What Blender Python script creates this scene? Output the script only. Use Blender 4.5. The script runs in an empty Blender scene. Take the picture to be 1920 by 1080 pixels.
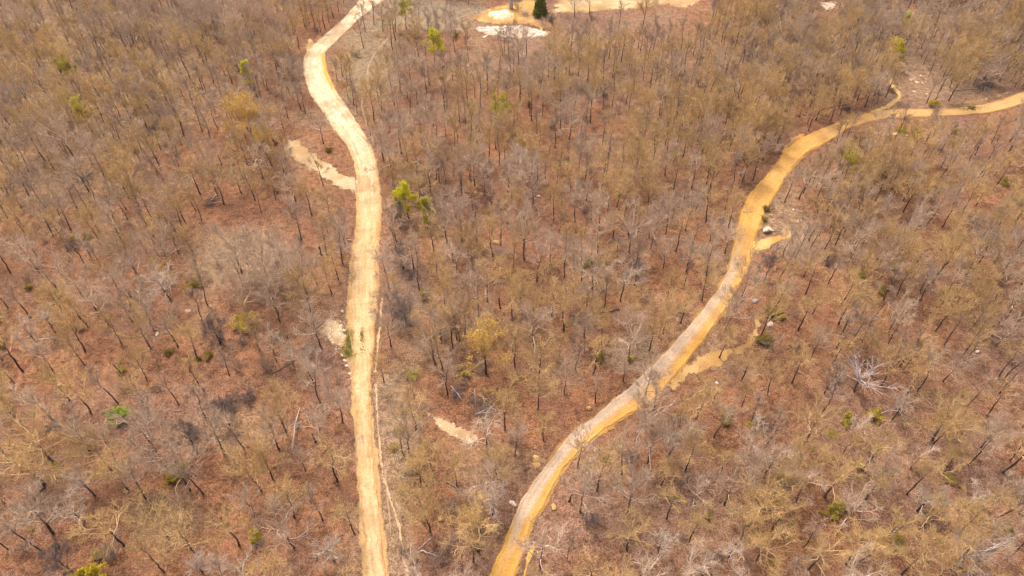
import bpy, math, random
import numpy as np
from mathutils import Vector, Matrix

S = bpy.context.scene
COL = S.collection
R = math.radians
rng = np.random.default_rng(7)
random.seed(7)

# ------------------------------------------------------------------ camera, sky, sun, exposure
CAM_H = 100.0
PITCH = 45.0
FPX = 1280.0
cam_d = bpy.data.cameras.new('camera')
cam_d.sensor_width = 36.0
cam_d.lens = FPX / 1920 * 36
cam_d.clip_end = 8000
cam = bpy.data.objects.new('camera', cam_d)
cam.location = (0, 0, CAM_H)
cam.rotation_euler = (R(90 - PITCH), 0, 0)
COL.objects.link(cam)
S.camera = cam

SUN_EL, SUN_AZ = 56.0, -28.0          # azimuth measured from +Y (up the picture), negative = to the left
world = bpy.data.worlds.new('World')
S.world = world
world.use_nodes = True
wn = world.node_tree
bg = wn.nodes['Background']
sky = wn.nodes.new('ShaderNodeTexSky')
sky.sky_type = 'NISHITA'
sky.sun_disc = False
sky.sun_elevation = R(SUN_EL)
sky.sun_rotation = R(SUN_AZ)
sky.air_density = 0.6
sky.dust_density = 8.0
sky.ozone_density = 0.2
wn.links.new(sky.outputs[0], bg.inputs[0])
bg.inputs[1].default_value = 0.135
sun_d = bpy.data.lights.new('sun', 'SUN')
sun_d.energy = 1.35
sun_d.angle = R(12)
sun_d.color = (1.0, 0.90, 0.73)
sun = bpy.data.objects.new('sun', sun_d)
dv = Vector((math.sin(R(SUN_AZ)) * math.cos(R(SUN_EL)), math.cos(R(SUN_AZ)) * math.cos(R(SUN_EL)), math.sin(R(SUN_EL))))
sun.rotation_euler = (-dv).to_track_quat('-Z', 'Y').to_euler()
sun.location = (0, 100, 150)
COL.objects.link(sun)
S.view_settings.view_transform = 'Standard'
S.view_settings.look = 'None'
S.view_settings.gamma = 1
S.view_settings.use_curve_mapping = False
S.view_settings.exposure = 0.93
S.cycles.filter_width = 1.4
S.cycles.use_denoising = True
S.cycles.use_adaptive_sampling = False
S.cycles.max_bounces = 5
S.cycles.transparent_max_bounces = 8

# ------------------------------------------------------------------ helpers
_tab = np.random.default_rng(3).random((64, 64, 64))[:, :, 0:8]


def vnoise(x, y, scale, k=0):
    """smooth value noise in 0..1 at a feature size of `scale` metres"""
    x = np.asarray(x, float) / scale + 17.3 * k
    y = np.asarray(y, float) / scale - 9.1 * k
    xi, yi = np.floor(x).astype(int), np.floor(y).astype(int)
    fx, fy = x - xi, y - yi
    fx, fy = fx * fx * (3 - 2 * fx), fy * fy * (3 - 2 * fy)
    g = lambda a, b: _tab[a % 64, b % 64, k % 8]
    return ((g(xi, yi) * (1 - fx) + g(xi + 1, yi) * fx) * (1 - fy)
            + (g(xi, yi + 1) * (1 - fx) + g(xi + 1, yi + 1) * fx) * fy)


def fbm(x, y, scale, k=0, n=4):
    s, a, t = 0, 1.0, 0
    for i in range(n):
        s = s + a * vnoise(x, y, scale / 2 ** i, k + i)
        t += a
        a *= 0.55
    return s / t


def height(x, y):
    x, y = np.asarray(x, float), np.asarray(y, float)
    return 1.1 * (vnoise(x, y, 75, 1) - 0.5) + 0.35 * (vnoise(x, y, 24, 2) - 0.5)


C45, S45 = math.cos(R(PITCH)), math.sin(R(PITCH))


def ground(px, py):
    """where the ray through a photo pixel meets the ground"""
    px, py = np.asarray(px, float), np.asarray(py, float)
    X, Y = (px - 960) / FPX, (py - 540) / FPX
    dx, dy, dz = X, C45 - Y * S45, -S45 - Y * C45
    z = 0.0
    for _ in range(4):
        t = (CAM_H - z) / -dz
        x, y = dx * t, dy * t
        z = height(x, y)
    return np.stack([x, y, z], -1)


def project(P):
    P = np.asarray(P, float)
    rx, ry, rz = P[..., 0], P[..., 1], P[..., 2] - CAM_H
    Z = C45 * ry - S45 * rz
    U = S45 * ry + C45 * rz
    return np.stack([960 + FPX * rx / Z, 540 - FPX * U / Z], -1)


def mesh_np(name, V, faces, mats, mat_idx=None, smooth=True):
    """faces: list of (n,k) index arrays; mat_idx: one slot number per array"""
    me = bpy.data.meshes.new(name)
    V = np.asarray(V, np.float32)
    me.vertices.add(len(V))
    me.vertices.foreach_set('co', V.ravel())
    loops = np.concatenate([f.ravel() for f in faces]).astype(np.int32)
    sizes = np.concatenate([np.full(len(f), f.shape[1]) for f in faces]).astype(np.int32)
    starts = np.concatenate([[0], np.cumsum(sizes)[:-1]]).astype(np.int32)
    me.loops.add(len(loops))
    me.loops.foreach_set('vertex_index', loops)
    me.polygons.add(len(sizes))
    me.polygons.foreach_set('loop_start', starts)
    me.polygons.foreach_set('loop_total', sizes)
    for m in mats:
        me.materials.append(m)
    if mat_idx is not None:
        me.polygons.foreach_set('material_index', np.concatenate(
            [np.full(len(f), i) for f, i in zip(faces, mat_idx)]).astype(np.int32))
    me.polygons.foreach_set('use_smooth', np.full(len(sizes), smooth))
    me.update(calc_edges=True)
    return me


class Geo:
    def __init__(self):
        self.V, self.F, self.M, self.n = [], [], [], 0

    def add(self, V, F, m=0):
        self.V.append(V.reshape(-1, 3))
        self.F.append(F + self.n)
        self.M.append(m)
        self.n += len(self.V[-1])

    def tubes(self, paths, rad, sides, m=0, cap=False):
        """paths (M,P,3), rad (M,P): M tapered tubes at once"""
        paths = np.asarray(paths, float)
        M, P, _ = paths.shape
        T = np.gradient(paths, axis=1)
        T /= np.linalg.norm(T, axis=2, keepdims=True) + 1e-9
        mean = T.mean(1)
        ref = np.where(np.abs(mean[:, 2:3]) > 0.8, np.array([[1.0, 0.13, 0]]), np.array([[0.1, 0.07, 1.0]]))
        n1 = np.cross(T, ref[:, None, :])
        n1 /= np.linalg.norm(n1, axis=2, keepdims=True) + 1e-9
        n2 = np.cross(T, n1)
        a = np.arange(sides) / sides * 2 * np.pi
        V = (paths[:, :, None, :] + rad[:, :, None, None] * (
            np.cos(a)[None, None, :, None] * n1[:, :, None, :] + np.sin(a)[None, None, :, None] * n2[:, :, None, :]))
        i = np.arange(M)[:, None, None] * P * sides
        j = np.arange(P - 1)[None, :, None] * sides
        k = np.arange(sides)[None, None, :]
        k2 = (k + 1) % sides
        F = np.stack([i + j + k, i + j + k2, i + j + sides + k2, i + j + sides + k], -1).reshape(-1, 4)
        n0 = self.n
        self.add(V, F, m)
        if cap:
            for q in range(M):
                for base, rev in ((q * P * sides, True), (q * P * sides + (P - 1) * sides, False)):
                    ring = n0 + base + np.arange(sides)
                    self.F.append((ring[::-1] if rev else ring)[None, :])
                    self.M.append(m)

    def quads(self, C, size, m=0, rs=None, up=0.0):
        """small leaf faces with random orientation at centres C"""
        rs = rs or rng
        n = len(C)
        a = rs.normal(size=(n, 3))
        a /= np.linalg.norm(a, axis=1, keepdims=True)
        b = np.cross(a, rs.normal(size=(n, 3)))
        b /= np.linalg.norm(b, axis=1, keepdims=True) + 1e-9
        s = np.asarray(size).reshape(-1, 1) * np.ones((n, 1))
        V = np.stack([C - a * s, C + b * s * 0.55, C + a * s, C - b * s * 0.55], 1)
        F = np.arange(n * 4).reshape(n, 4)
        self.add(V, F, m)

    def mesh(self, name, mats, smooth=True):
        return mesh_np(name, np.concatenate(self.V), self.F, mats, self.M, smooth)


def link(name, me, parent=None, loc=None):
    o = bpy.data.objects.new(name, me)
    COL.objects.link(o)
    if parent is not None:
        o.parent = parent
    if loc is not None:
        o.location = loc
    return o


def tag(o, label=None, cat=None, group=None, kind=None):
    for k, v in (('label', label), ('category', cat), ('group', group), ('kind', kind)):
        if v:
            o[k] = v
    return o


# ------------------------------------------------------------------ materials
def new_mat(name):
    m = bpy.data.materials.new(name)
    m.use_nodes = True
    n = m.node_tree
    b = n.nodes['Principled BSDF']
    b.inputs['Roughness'].default_value = 0.95
    b.inputs['Specular IOR Level'].default_value = 0.15
    return m, n, b


def nd(n, t, **kw):
    o = n.nodes.new(t)
    for k, v in kw.items():
        if isinstance(k, str) and hasattr(o, k):
            setattr(o, k, v)
    return o


def noise(n, vec, scale, detail=3, rough=0.6, dim='3D'):
    o = n.nodes.new('ShaderNodeTexNoise')
    o.inputs['Scale'].default_value = scale
    o.inputs['Detail'].default_value = detail
    o.inputs['Roughness'].default_value = rough
    if vec is not None:
        n.links.new(vec, o.inputs['Vector'])
    return o.outputs['Fac']


def ramp(n, fac, stops):
    o = n.nodes.new('ShaderNodeValToRGB')
    e = o.color_ramp.elements
    while len(e) < len(stops):
        e.new(0.5)
    for el, (p, c) in zip(e, stops):
        el.position = p
        el.color = (*c, 1) if len(c) == 3 else c
    n.links.new(fac, o.inputs[0])
    return o.outputs[0]


def mix(n, a, b, fac, mode='MIX'):
    o = n.nodes.new('ShaderNodeMix')
    o.data_type = 'RGBA'
    o.blend_type = mode
    for s, v in (('A', a), ('B', b)):
        i = [q for q in o.inputs if q.name == s and q.type == 'RGBA'][0]
        if isinstance(v, tuple):
            i.default_value = (*v, 1)
        else:
            n.links.new(v, i)
    if isinstance(fac, (int, float)):
        o.inputs[0].default_value = fac
    else:
        n.links.new(fac, o.inputs[0])
    return [q for q in o.outputs if q.type == 'RGBA'][0]


def mathn(n, op, a, b=None):
    o = n.nodes.new('ShaderNodeMath')
    o.operation = op
    for i, v in enumerate((a, b)):
        if v is None:
            continue
        if isinstance(v, (int, float)):
            o.inputs[i].default_value = v
        else:
            n.links.new(v, o.inputs[i])
    return o.outputs[0]


def bump(n, b, h, strength, dist):
    o = n.nodes.new('ShaderNodeBump')
    o.inputs['Strength'].default_value = strength
    o.inputs['Distance'].default_value = dist
    n.links.new(h, o.inputs['Height'])
    n.links.new(o.outputs[0], b.inputs['Normal'])


def attr(n, name):
    o = n.nodes.new('ShaderNodeAttribute')
    o.attribute_name = name
    return o


def wood_mat(name, cols, var=0.35, scale=3.0, hgrad=None):
    """bark: colours vary along the limb and from tree to tree"""
    m, n, b = new_mat(name)
    tc = n.nodes.new('ShaderNodeTexCoord')
    f = noise(n, tc.outputs['Object'], scale, 3)
    c = ramp(n, f, [(0.32, cols[0]), (0.66, cols[1])])
    if hgrad:                         # fire-charred, dark lower bark
        sep = n.nodes.new('ShaderNodeSeparateXYZ')
        n.links.new(tc.outputs['Object'], sep.inputs[0])
        mr = n.nodes.new('ShaderNodeMapRange')
        n.links.new(mathn(n, 'ADD', sep.outputs[2], mathn(n, 'MULTIPLY', f, 3.0)), mr.inputs[0])
        mr.inputs[1].default_value, mr.inputs[2].default_value = hgrad[0], hgrad[1]
        c = mix(n, c, hgrad[2], mr.outputs[0])
    oi = n.nodes.new('ShaderNodeObjectInfo')
    mr = n.nodes.new('ShaderNodeMapRange')
    n.links.new(oi.outputs['Random'], mr.inputs[0])
    mr.inputs[3].default_value, mr.inputs[4].default_value = 1 - var, 1 + var
    hsv = n.nodes.new('ShaderNodeHueSaturation')
    n.links.new(c, hsv.inputs['Color'])
    n.links.new(mr.outputs[0], hsv.inputs['Value'])
    n.links.new(hsv.outputs[0], b.inputs['Base Color'])
    return m


def leaf_mat(name, c0, c1, var=0.25, trans=0.25):
    m, n, b = new_mat(name)
    tc = n.nodes.new('ShaderNodeTexCoord')
    f = noise(n, tc.outputs['Object'], 1.3, 2)
    c = ramp(n, f, [(0.35, c0), (0.65, c1)])
    oi = n.nodes.new('ShaderNodeObjectInfo')
    mr = n.nodes.new('ShaderNodeMapRange')
    n.links.new(oi.outputs['Random'], mr.inputs[0])
    mr.inputs[3].default_value, mr.inputs[4].default_value = 1 - var, 1 + var
    hsv = n.nodes.new('ShaderNodeHueSaturation')
    n.links.new(c, hsv.inputs['Color'])
    n.links.new(mr.outputs[0], hsv.inputs['Value'])
    n.links.new(hsv.outputs[0], b.inputs['Base Color'])
    tr = n.nodes.new('ShaderNodeBsdfTranslucent')
    n.links.new(hsv.outputs[0], tr.inputs[0])
    ms = n.nodes.new('ShaderNodeMixShader')
    ms.inputs[0].default_value = trans
    n.links.new(b.outputs[0], ms.inputs[1])
    n.links.new(tr.outputs[0], ms.inputs[2])
    n.links.new(ms.outputs[0], n.nodes['Material Output'].inputs[0])
    return m


M_TRUNK = wood_mat('dark_bark', ((.050, .041, .037), (.12, .098, .084)), .35, 4, (5.0, 9.0, (.27, .21, .165)))
M_TRUNKG = wood_mat('grey_bark', ((.060, .052, .048), (.17, .14, .125)), .3, 4, (4.0, 7.5, (.40, .335, .29)))
M_LIMB = wood_mat('pale_limb_bark', ((.48, .375, .275), (.72, .575, .44)), .2, 5)
M_LIMBT = wood_mat('tan_limb_bark', ((.43, .295, .155), (.65, .47, .26)), .2, 5)
M_LIMBD = wood_mat('slate_limb_bark', ((.19, .15, .135), (.36, .29, .26)), .25, 5)
M_TWIG = wood_mat('grey_twig', ((.44, .325, .235), (.60, .45, .335)), .15, 2)
M_TWIGM = wood_mat('mauve_twig', ((.38, .26, .18), (.54, .39, .285)), .2, 2)
M_TWIGT = wood_mat('tan_twig', ((.47, .305, .135), (.63, .435, .20)), .15, 2)
M_TWIGD = wood_mat('dark_twig', ((.13, .10, .095), (.26, .205, .185)), .25, 2)
M_DEAD = wood_mat('bleached_wood', ((.38, .32, .29), (.56, .49, .45)), .1, 4)
M_BLEACH = wood_mat('white_dead_wood', ((.42, .355, .325), (.60, .52, .48)), .1, 4)
M_BUD = leaf_mat('olive_bud', (.50, .34, .13), (.64, .46, .185), .2)
M_GOLD = leaf_mat('golden_bud', (.58, .39, .10), (.68, .48, .12), .15)
M_LIME = leaf_mat('lime_leaf', (.60, .58, .025), (.72, .68, .05), .12, .5)
M_YELLOW = leaf_mat('yellow_leaf', (.56, .47, .03), (.68, .56, .06), .1, .4)
M_GREEN = leaf_mat('green_leaf', (.25, .40, .015), (.40, .55, .03), .1, .4)
M_DULL = leaf_mat('dull_lime_leaf', (.44, .39, .045), (.57, .49, .075), .2, .35)
M_OLIVE = leaf_mat('olive_leaf', (.34, .29, .05), (.48, .40, .08), .2, .35)
M_WEED = leaf_mat('dark_olive_leaf', (.22, .21, .045), (.33, .30, .06), .15, .3)
M_CEDAR = leaf_mat('cedar_needle', (.085, .105, .010), (.22, .23, .018), .1, .15)


def ground_mat():
    m, n, b = new_mat('leaf_litter_ground')
    pos = n.nodes.new('ShaderNodeNewGeometry').outputs['Position']
    tint = attr(n, 'tint').outputs['Color']
    big = noise(n, pos, 0.16, 4, .6)
    mid = noise(n, pos, 0.75, 4, .65)
    fine = noise(n, pos, 2.6, 3, .7)
    grit = noise(n, pos, 7.0, 2, .7)
    c = mix(n, tint, ramp(n, mid, [(.30, (.45, .40, .40)), (.5, (1, 1, 1)), (.70, (1.28, 1.32, 1.42))]), 1.0, 'MULTIPLY')
    c = mix(n, c, ramp(n, fine, [(.30, (.50, .46, .46)), (.5, (1, 1, 1)), (.70, (1.45, 1.5, 1.6))]), 1.0, 'MULTIPLY')
    c = mix(n, c, ramp(n, grit, [(.32, (.50, .47, .47)), (.5, (1, 1, 1)), (.64, (1.6, 1.7, 1.85))]), 1.0, 'MULTIPLY')
    c = mix(n, c, (.15, .085, .06), ramp(n, big, [(.54, (0, 0, 0)), (.70, (.45, .45, .45))]))
    flk = noise(n, pos, 4.2, 2, .5)
    c = mix(n, c, (.38, .255, .165), ramp(n, flk, [(.60, (0, 0, 0)), (.70, (.5, .5, .5))]))
    n.links.new(c, b.inputs['Base Color'])
    h = mathn(n, 'ADD', mathn(n, 'MULTIPLY', fine, 1.0), mathn(n, 'MULTIPLY', grit, .5))
    bump(n, b, h, 0.8, .25)
    return m


def soil_mat(name, cut=None, streak=True, rough_noise=1.0):
    """bare soil/gravel; colour from the vertex attribute, ragged rim from attribute 'edge' (1 at the rim)"""
    m, n, b = new_mat(name)
    geo = n.nodes.new('ShaderNodeNewGeometry').outputs['Position']
    tint = attr(n, 'tint').outputs['Color']
    uv = attr(n, 'uvm').outputs['Vector']
    fine = noise(n, geo, 3.0, 4, .7)
    grit = noise(n, geo, 9.0, 2, .7)
    c = mix(n, tint, ramp(n, fine, [(.3, (.72, .66, .58)), (.52, (1, 1, 1)), (.7, (1.15, 1.17, 1.22))]), .8 * rough_noise, 'MULTIPLY')
    c = mix(n, c, ramp(n, grit, [(.3, (.7, .66, .6)), (.5, (1, 1, 1)), (.7, (1.2, 1.2, 1.25))]), .6, 'MULTIPLY')
    if streak:
        mp = n.nodes.new('ShaderNodeMapping')
        mp.inputs['Scale'].default_value = (1.9, 0.12, 1)
        n.links.new(uv, mp.inputs[0])
        st = noise(n, mp.outputs[0], 1.0, 4, .6)
        c = mix(n, c, ramp(n, st, [(.32, (.72, .62, .50)), (.5, (1, 1, 1)), (.66, (1.14, 1.2, 1.32))]), .7 * streak, 'MULTIPLY')
        pot = noise(n, geo, .55, 4, .65)
        c = mix(n, c, ramp(n, pot, [(.34, (.74, .66, .56)), (.48, (1, 1, 1)), (.66, (1.1, 1.12, 1.16))]), .4, 'MULTIPLY')
    n.links.new(c, b.inputs['Base Color'])
    bump(n, b, mathn(n, 'ADD', fine, mathn(n, 'MULTIPLY', grit, .4)), .5, .12)
    if cut:
        e = attr(n, 'edge').outputs['Fac']
        a = noise(n, geo, cut, 6, .8)
        # keep where noise stays above the rim's demand
        keep = mathn(n, 'GREATER_THAN', a, mathn(n, 'ADD', mathn(n, 'MULTIPLY', e, .44), .24))
        tr = n.nodes.new('ShaderNodeBsdfTransparent')
        ms = n.nodes.new('ShaderNodeMixShader')
        n.links.new(keep, ms.inputs[0])
        n.links.new(tr.outputs[0], ms.inputs[1])
        n.links.new(b.outputs[0], ms.inputs[2])
        n.links.new(ms.outputs[0], n.nodes['Material Output'].inputs[0])
    return m


def rock_mat(name, c0, c1, c2):
    m, n, b = new_mat(name)
    tc = n.nodes.new('ShaderNodeTexCoord')
    f = noise(n, tc.outputs['Object'], 2.2, 5, .65)
    c = ramp(n, f, [(.3, c0), (.5, c1), (.68, c2)])
    n.links.new(c, b.inputs['Base Color'])
    bump(n, b, f, .6, .08)
    return m


M_GROUND = ground_mat()
M_ROAD = soil_mat('graded_road_soil')
M_ROAD2 = soil_mat('gravel_road_soil', streak=.45)
M_TRACK = soil_mat('bare_track_soil', cut=1.1, streak=False)
M_PATCH = soil_mat('bare_soil_patch', cut=1.0, streak=False)
M_CREAM = rock_mat('cream_limestone', (.38, .30, .20), (.60, .51, .38), (.74, .66, .54))
M_WHITE = rock_mat('white_limestone', (.40, .34, .27), (.66, .59, .50), (.80, .75, .68))
M_ORANGE = rock_mat('orange_sandstone', (.34, .20, .07), (.52, .34, .12), (.66, .48, .22))
M_SLATE = rock_mat('grey_stone', (.22, .20, .19), (.34, .31, .29), (.46, .43, .42))
M_PINK = rock_mat('pinkish_stone', (.34, .22, .16), (.46, .33, .25), (.58, .46, .38))

# ------------------------------------------------------------------ road and patch outlines, in photo pixels
ROAD_A = [(700, -40, 772, -40), (686, -15, 742, -15), (672, 0, 722, 0), (640, 38, 681, 30), (612, 62, 655, 54), (592, 80, 630, 78), (574, 98, 612, 97),
          (568, 118, 611, 112), (570, 140, 617, 138), (577, 165, 627, 162), (590, 190, 641, 186), (607, 215, 658, 210),
          (625, 242, 676, 238), (645, 268, 692, 264), (658, 292, 704, 290), (664, 320, 710, 320), (667, 350, 714, 350),
          (666, 400, 717, 400), (661, 440, 715, 440), (656, 480, 713, 480), (653, 520, 711, 520), (651, 560, 709, 560),
          (650, 600, 706, 600), (653, 640, 703, 640), (658, 680, 699, 680), (661, 720, 696, 720), (663, 760, 697, 760),
          (665, 800, 700, 800), (667, 850, 704, 850), (669, 900, 708, 900), (674, 950, 712, 950), (678, 1000, 717, 1000),
          (682, 1050, 722, 1050), (685, 1080, 726, 1080), (692, 1150, 735, 1150), (704, 1260, 752, 1260)]
ROAD_B = [(815, 1260, 880, 1260), (885, 1140, 942, 1140), (917, 1080, 968, 1080), (939, 1030, 985, 1030), (958, 983, 997, 987), (973, 948, 1017, 953),
          (992, 917, 1035, 920), (1017, 883, 1055, 885), (1046, 843, 1082, 852), (1077, 808, 1110, 827), (1112, 783, 1142, 803),
          (1147, 753, 1180, 777), (1190, 718, 1226, 748), (1235, 672, 1268, 702), (1280, 625, 1306, 654), (1303, 598, 1336, 612),
          (1323, 573, 1357, 587), (1343, 545, 1377, 555), (1360, 513, 1393, 525), (1370, 483, 1405, 495), (1378, 450, 1414, 460),
          (1386, 417, 1424, 425), (1395, 390, 1439, 393), (1409, 360, 1457, 362), (1436, 330, 1477, 329), (1465, 297, 1497, 302),
          (1491, 267, 1515, 284), (1531, 246, 1545, 271), (1565, 232, 1567, 257), (1598, 220, 1594, 240), (1630, 211, 1635, 228),
          (1680, 205, 1682, 220), (1727, 205, 1727, 219), (1780, 204, 1782, 217), (1845, 196, 1847, 212), (1880, 186, 1884, 205),
          (1920, 171, 1924, 193), (1985, 140, 1995, 166), (2080, 85, 2095, 115)]


def resample(path, step):
    """smooth a polyline of world points (n,k) with Catmull-Rom, then even steps"""
    P = np.asarray(path, float)
    Q = np.vstack([2 * P[0] - P[1], P, 2 * P[-1] - P[-2]])
    out = []
    for i in range(1, len(Q) - 2):
        p0, p1, p2, p3 = Q[i - 1], Q[i], Q[i + 1], Q[i + 2]
        for t in np.linspace(0, 1, 24, endpoint=False):
            out.append(0.5 * (2 * p1 + (p2 - p0) * t + (2 * p0 - 5 * p1 + 4 * p2 - p3) * t * t + (3 * p1 - p0 - 3 * p2 + p3) * t ** 3))
    out.append(Q[-2])
    out = np.array(out)
    mid = (out[:, :2] + out[:, 2:4]) / 2 if out.shape[1] >= 4 else out[:, :2]
    d = np.concatenate([[0], np.cumsum(np.linalg.norm(np.diff(mid, axis=0), axis=1))])
    s = np.arange(0, d[-1], step)
    return np.stack([np.interp(s, d, out[:, k]) for k in range(out.shape[1])], 1), s


def in_poly(P, poly):
    x, y = P[..., 0], P[..., 1]
    c = np.zeros(x.shape, bool)
    n = len(poly)
    for i in range(n):
        x1, y1 = poly[i]
        x2, y2 = poly[(i + 1) % n]
        c ^= ((y1 > y) != (y2 > y)) & (x < (x2 - x1) * (y - y1) / (y2 - y1 + 1e-12) + x1)
    return c


def add_attr(me, name, typ, data):
    a = me.attributes.new(name, typ, 'POINT')
    if typ == 'FLOAT':
        a.data.foreach_set('value', np.asarray(data, np.float32).ravel())
    elif typ == 'FLOAT_VECTOR':
        a.data.foreach_set('vector', np.asarray(data, np.float32).ravel())
    else:
        d = np.asarray(data, np.float32)
        a.data.foreach_set('color', np.concatenate([d, np.ones((len(d), 1), np.float32)], 1).ravel())


def strip(name, secs, step, n, mat, lift, colour, jag, berm=0.0, crown=0.0, k=0, edge=False, widen=0.0):
    """a strip of road between two edges, ragged rim, graded shoulders"""
    L = ground([s[0] for s in secs], [s[1] for s in secs])[:, :2]
    Rr = ground([s[2] for s in secs], [s[3] for s in secs])[:, :2]
    P, s = resample(np.hstack([L, Rr]), step)
    A, B = P[:, :2], P[:, 2:4]
    w = np.linalg.norm(B - A, axis=1, keepdims=True)
    d = (B - A) / w
    A, B = A - d * widen, B + d * widen
    ja = (fbm(s, s * 0, 1.7, k, 4) - .5) * 2 * jag + (vnoise(s, s * 0, 9, k + 3) - .5) * jag * 1.3
    jb = (fbm(s, s * 0 + 50, 1.7, k + 1, 4) - .5) * 2 * jag + (vnoise(s, s * 0 + 9, 9, k + 4) - .5) * jag * 1.3
    A, B = A - d * ja[:, None], B + d * jb[:, None]
    u = np.linspace(0, 1, n)
    XY = A[:, None, :] * (1 - u)[None, :, None] + B[:, None, :] * u[None, :, None]
    wid = np.linalg.norm(B - A, axis=1)
    x, y = XY[..., 0], XY[..., 1]
    prof = berm * (np.exp(-((u - .06) / .05) ** 2) + np.exp(-((u - .94) / .05) ** 2)) + crown * (1 - (2 * u - 1) ** 2)
    z = height(x, y) + lift + prof[None, :] * (.4 + 1.2 * vnoise(x, y, 2.5, k + 2))
    z += .03 * (vnoise(x, y, .9, k + 5) - .5)
    z[:, 0] = height(x[:, 0], y[:, 0]) - .02
    z[:, -1] = height(x[:, -1], y[:, -1]) - .02
    V = np.stack([x, y, z], -1).reshape(-1, 3)
    m = len(s)
    i = np.arange(m - 1)[:, None] * n
    j = np.arange(n - 1)[None, :]
    F = np.stack([i + j, i + j + 1, i + j + n + 1, i + j + n], -1).reshape(-1, 4)
    me = mesh_np(name, V, [F], [mat])
    if me.polygons[0].normal.z < 0:
        me.flip_normals()
    U = np.broadcast_to(u, (m, n))
    SS = np.broadcast_to(s[:, None], (m, n))
    pix = project(V).reshape(m, n, 2)
    add_attr(me, 'tint', 'FLOAT_COLOR', colour(U, SS, x, y, pix).reshape(-1, 3))
    add_attr(me, 'uvm', 'FLOAT_VECTOR', np.stack([U * wid[:, None], SS, SS * 0], -1).reshape(-1, 3))
    if edge:
        add_attr(me, 'edge', 'FLOAT', (smooth(.5, 1, np.abs(2 * U - 1)) if widen else np.clip(np.abs(2 * U - 1) + .1 + (fbm(x, y, 3.0, k + 2) - .5) * 1.1, 0, 1.3)).ravel())
    return link(name, me)


def lerp(a, b, t):
    t = np.clip(t, 0, 1)[..., None]
    return np.asarray(a) * (1 - t) + np.asarray(b) * t


def smooth(e0, e1, x):
    t = np.clip((x - e0) / (e1 - e0), 0, 1)
    return t * t * (3 - 2 * t)


def colour_a(u, s, x, y, pix):
    py = pix[..., 1]
    up = smooth(430, 180, py)                       # whiter, freshly graded limestone beyond
    c = lerp((.55, .385, .20), (.66, .53, .38), up * .9)
    c = lerp(c, (.44, .275, .12), smooth(.26, .03, np.minimum(u, 1 - u) + (fbm(x, y, 1.3, 2) - .5) * .35) * (1 - .55 * up))
    ra = np.exp(-((u - .32) / .09) ** 2) + np.exp(-((u - .68) / .09) ** 2)
    c = lerp(c, (.52, .385, .245), ra * .55 * (vnoise(s, s * 0, 14, 1) * .6 + .4))
    c = lerp(c, np.asarray((.40, .265, .13)), smooth(.50, .66, fbm(x, y, 4.2, 6)) * .55)
    # left shoulder with dark crumbs half way down the road
    sh = smooth(.30, .18, u) * smooth(400, 440, py) * smooth(660, 600, py)
    c = lerp(c, (.30, .19, .09), sh * smooth(.52, .62, fbm(x, y, 1.0, 5)) * .8)
    # orange clay at the inside of the upper bend
    c = lerp(c, (.58, .32, .07), smooth(.72, .9, u) * smooth(90, 105, py) * smooth(190, 150, py))
    c = lerp(c, (.50, .345, .15), smooth(.03, .0, np.abs(py - 102) / 300) * .6)
    return c


def colour_b(u, s, x, y, pix):
    py = pix[..., 1]
    px = pix[..., 0]
    yellow = np.asarray((.60, .318, .062))
    grey = np.asarray((.51, .405, .32))
    tan = np.asarray((.46, .30, .145))
    wob = (vnoise(s, s * 0, 11, 3) - .5) * .22
    low = smooth(420, 540, py) * smooth(1075, 960, py)                       # grey gravel on the near half only
    c = lerp(yellow, tan, .05 + .45 * fbm(x, y, 5, 4) + .55 * smooth(1500, 1700, px))
    g = smooth(.68, .44, u + wob) * smooth(.0, .04, u + .02) * low
    c = lerp(c, grey, g * .95)
    mid = np.exp(-((u - .72 - wob) / .10) ** 2) * smooth(940, 1010, py)
    c = lerp(c, (.56, .29, .035), mid)
    ll = smooth(.22, .10, u + wob * .5) * smooth(960, 1000, py)
    c = lerp(c, (.56, .33, .07), ll)
    ra = np.exp(-((u - .30) / .08) ** 2) + np.exp(-((u - .66) / .08) ** 2)
    c = lerp(c, (.52, .335, .145), ra * .4)
    c = lerp(c, (.52, .28, .06), smooth(.10, .02, np.minimum(u, 1 - u)) * (1 - g))
    gm = smooth(1230, 1300, px) * smooth(1400, 1340, px) * smooth(640, 560, py)
    return lerp(c, (.50, .37, .19), gm * .3)


def shoulder(secs, soil, k, lab):
    f = lambda u, s, x, y, pix: lerp(soil, (.25, .145, .08), smooth(.62, 1.0, np.abs(2 * u - 1) + (fbm(x, y, 1.6, k) - .5) * .5))
    tag(strip('road_shoulder', secs, .3, 31, M_PATCH, .05, f, .6, .05, 0, k, True, .75), lab, kind='structure')


shoulder(ROAD_A, (.44, .29, .14), 6, 'ragged spoil along both rims of the pale road')
shoulder(ROAD_B, (.42, .245, .08), 2, 'ragged orange spoil along both rims of the curving road')
road_a = strip('dirt_road', ROAD_A, .3, 21, M_ROAD, .07, colour_a, .38, .10, .05, 0, False, -.14)
tag(road_a, 'pale cream dirt road running from bottom edge to upper bend', kind='structure')
road_b = strip('gravel_road', ROAD_B, .3, 21, M_ROAD2, .07, colour_b, .34, .12, .05, 3)
tag(road_b, 'orange and grey gravel road curving up to the right edge', kind='structure')

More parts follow.
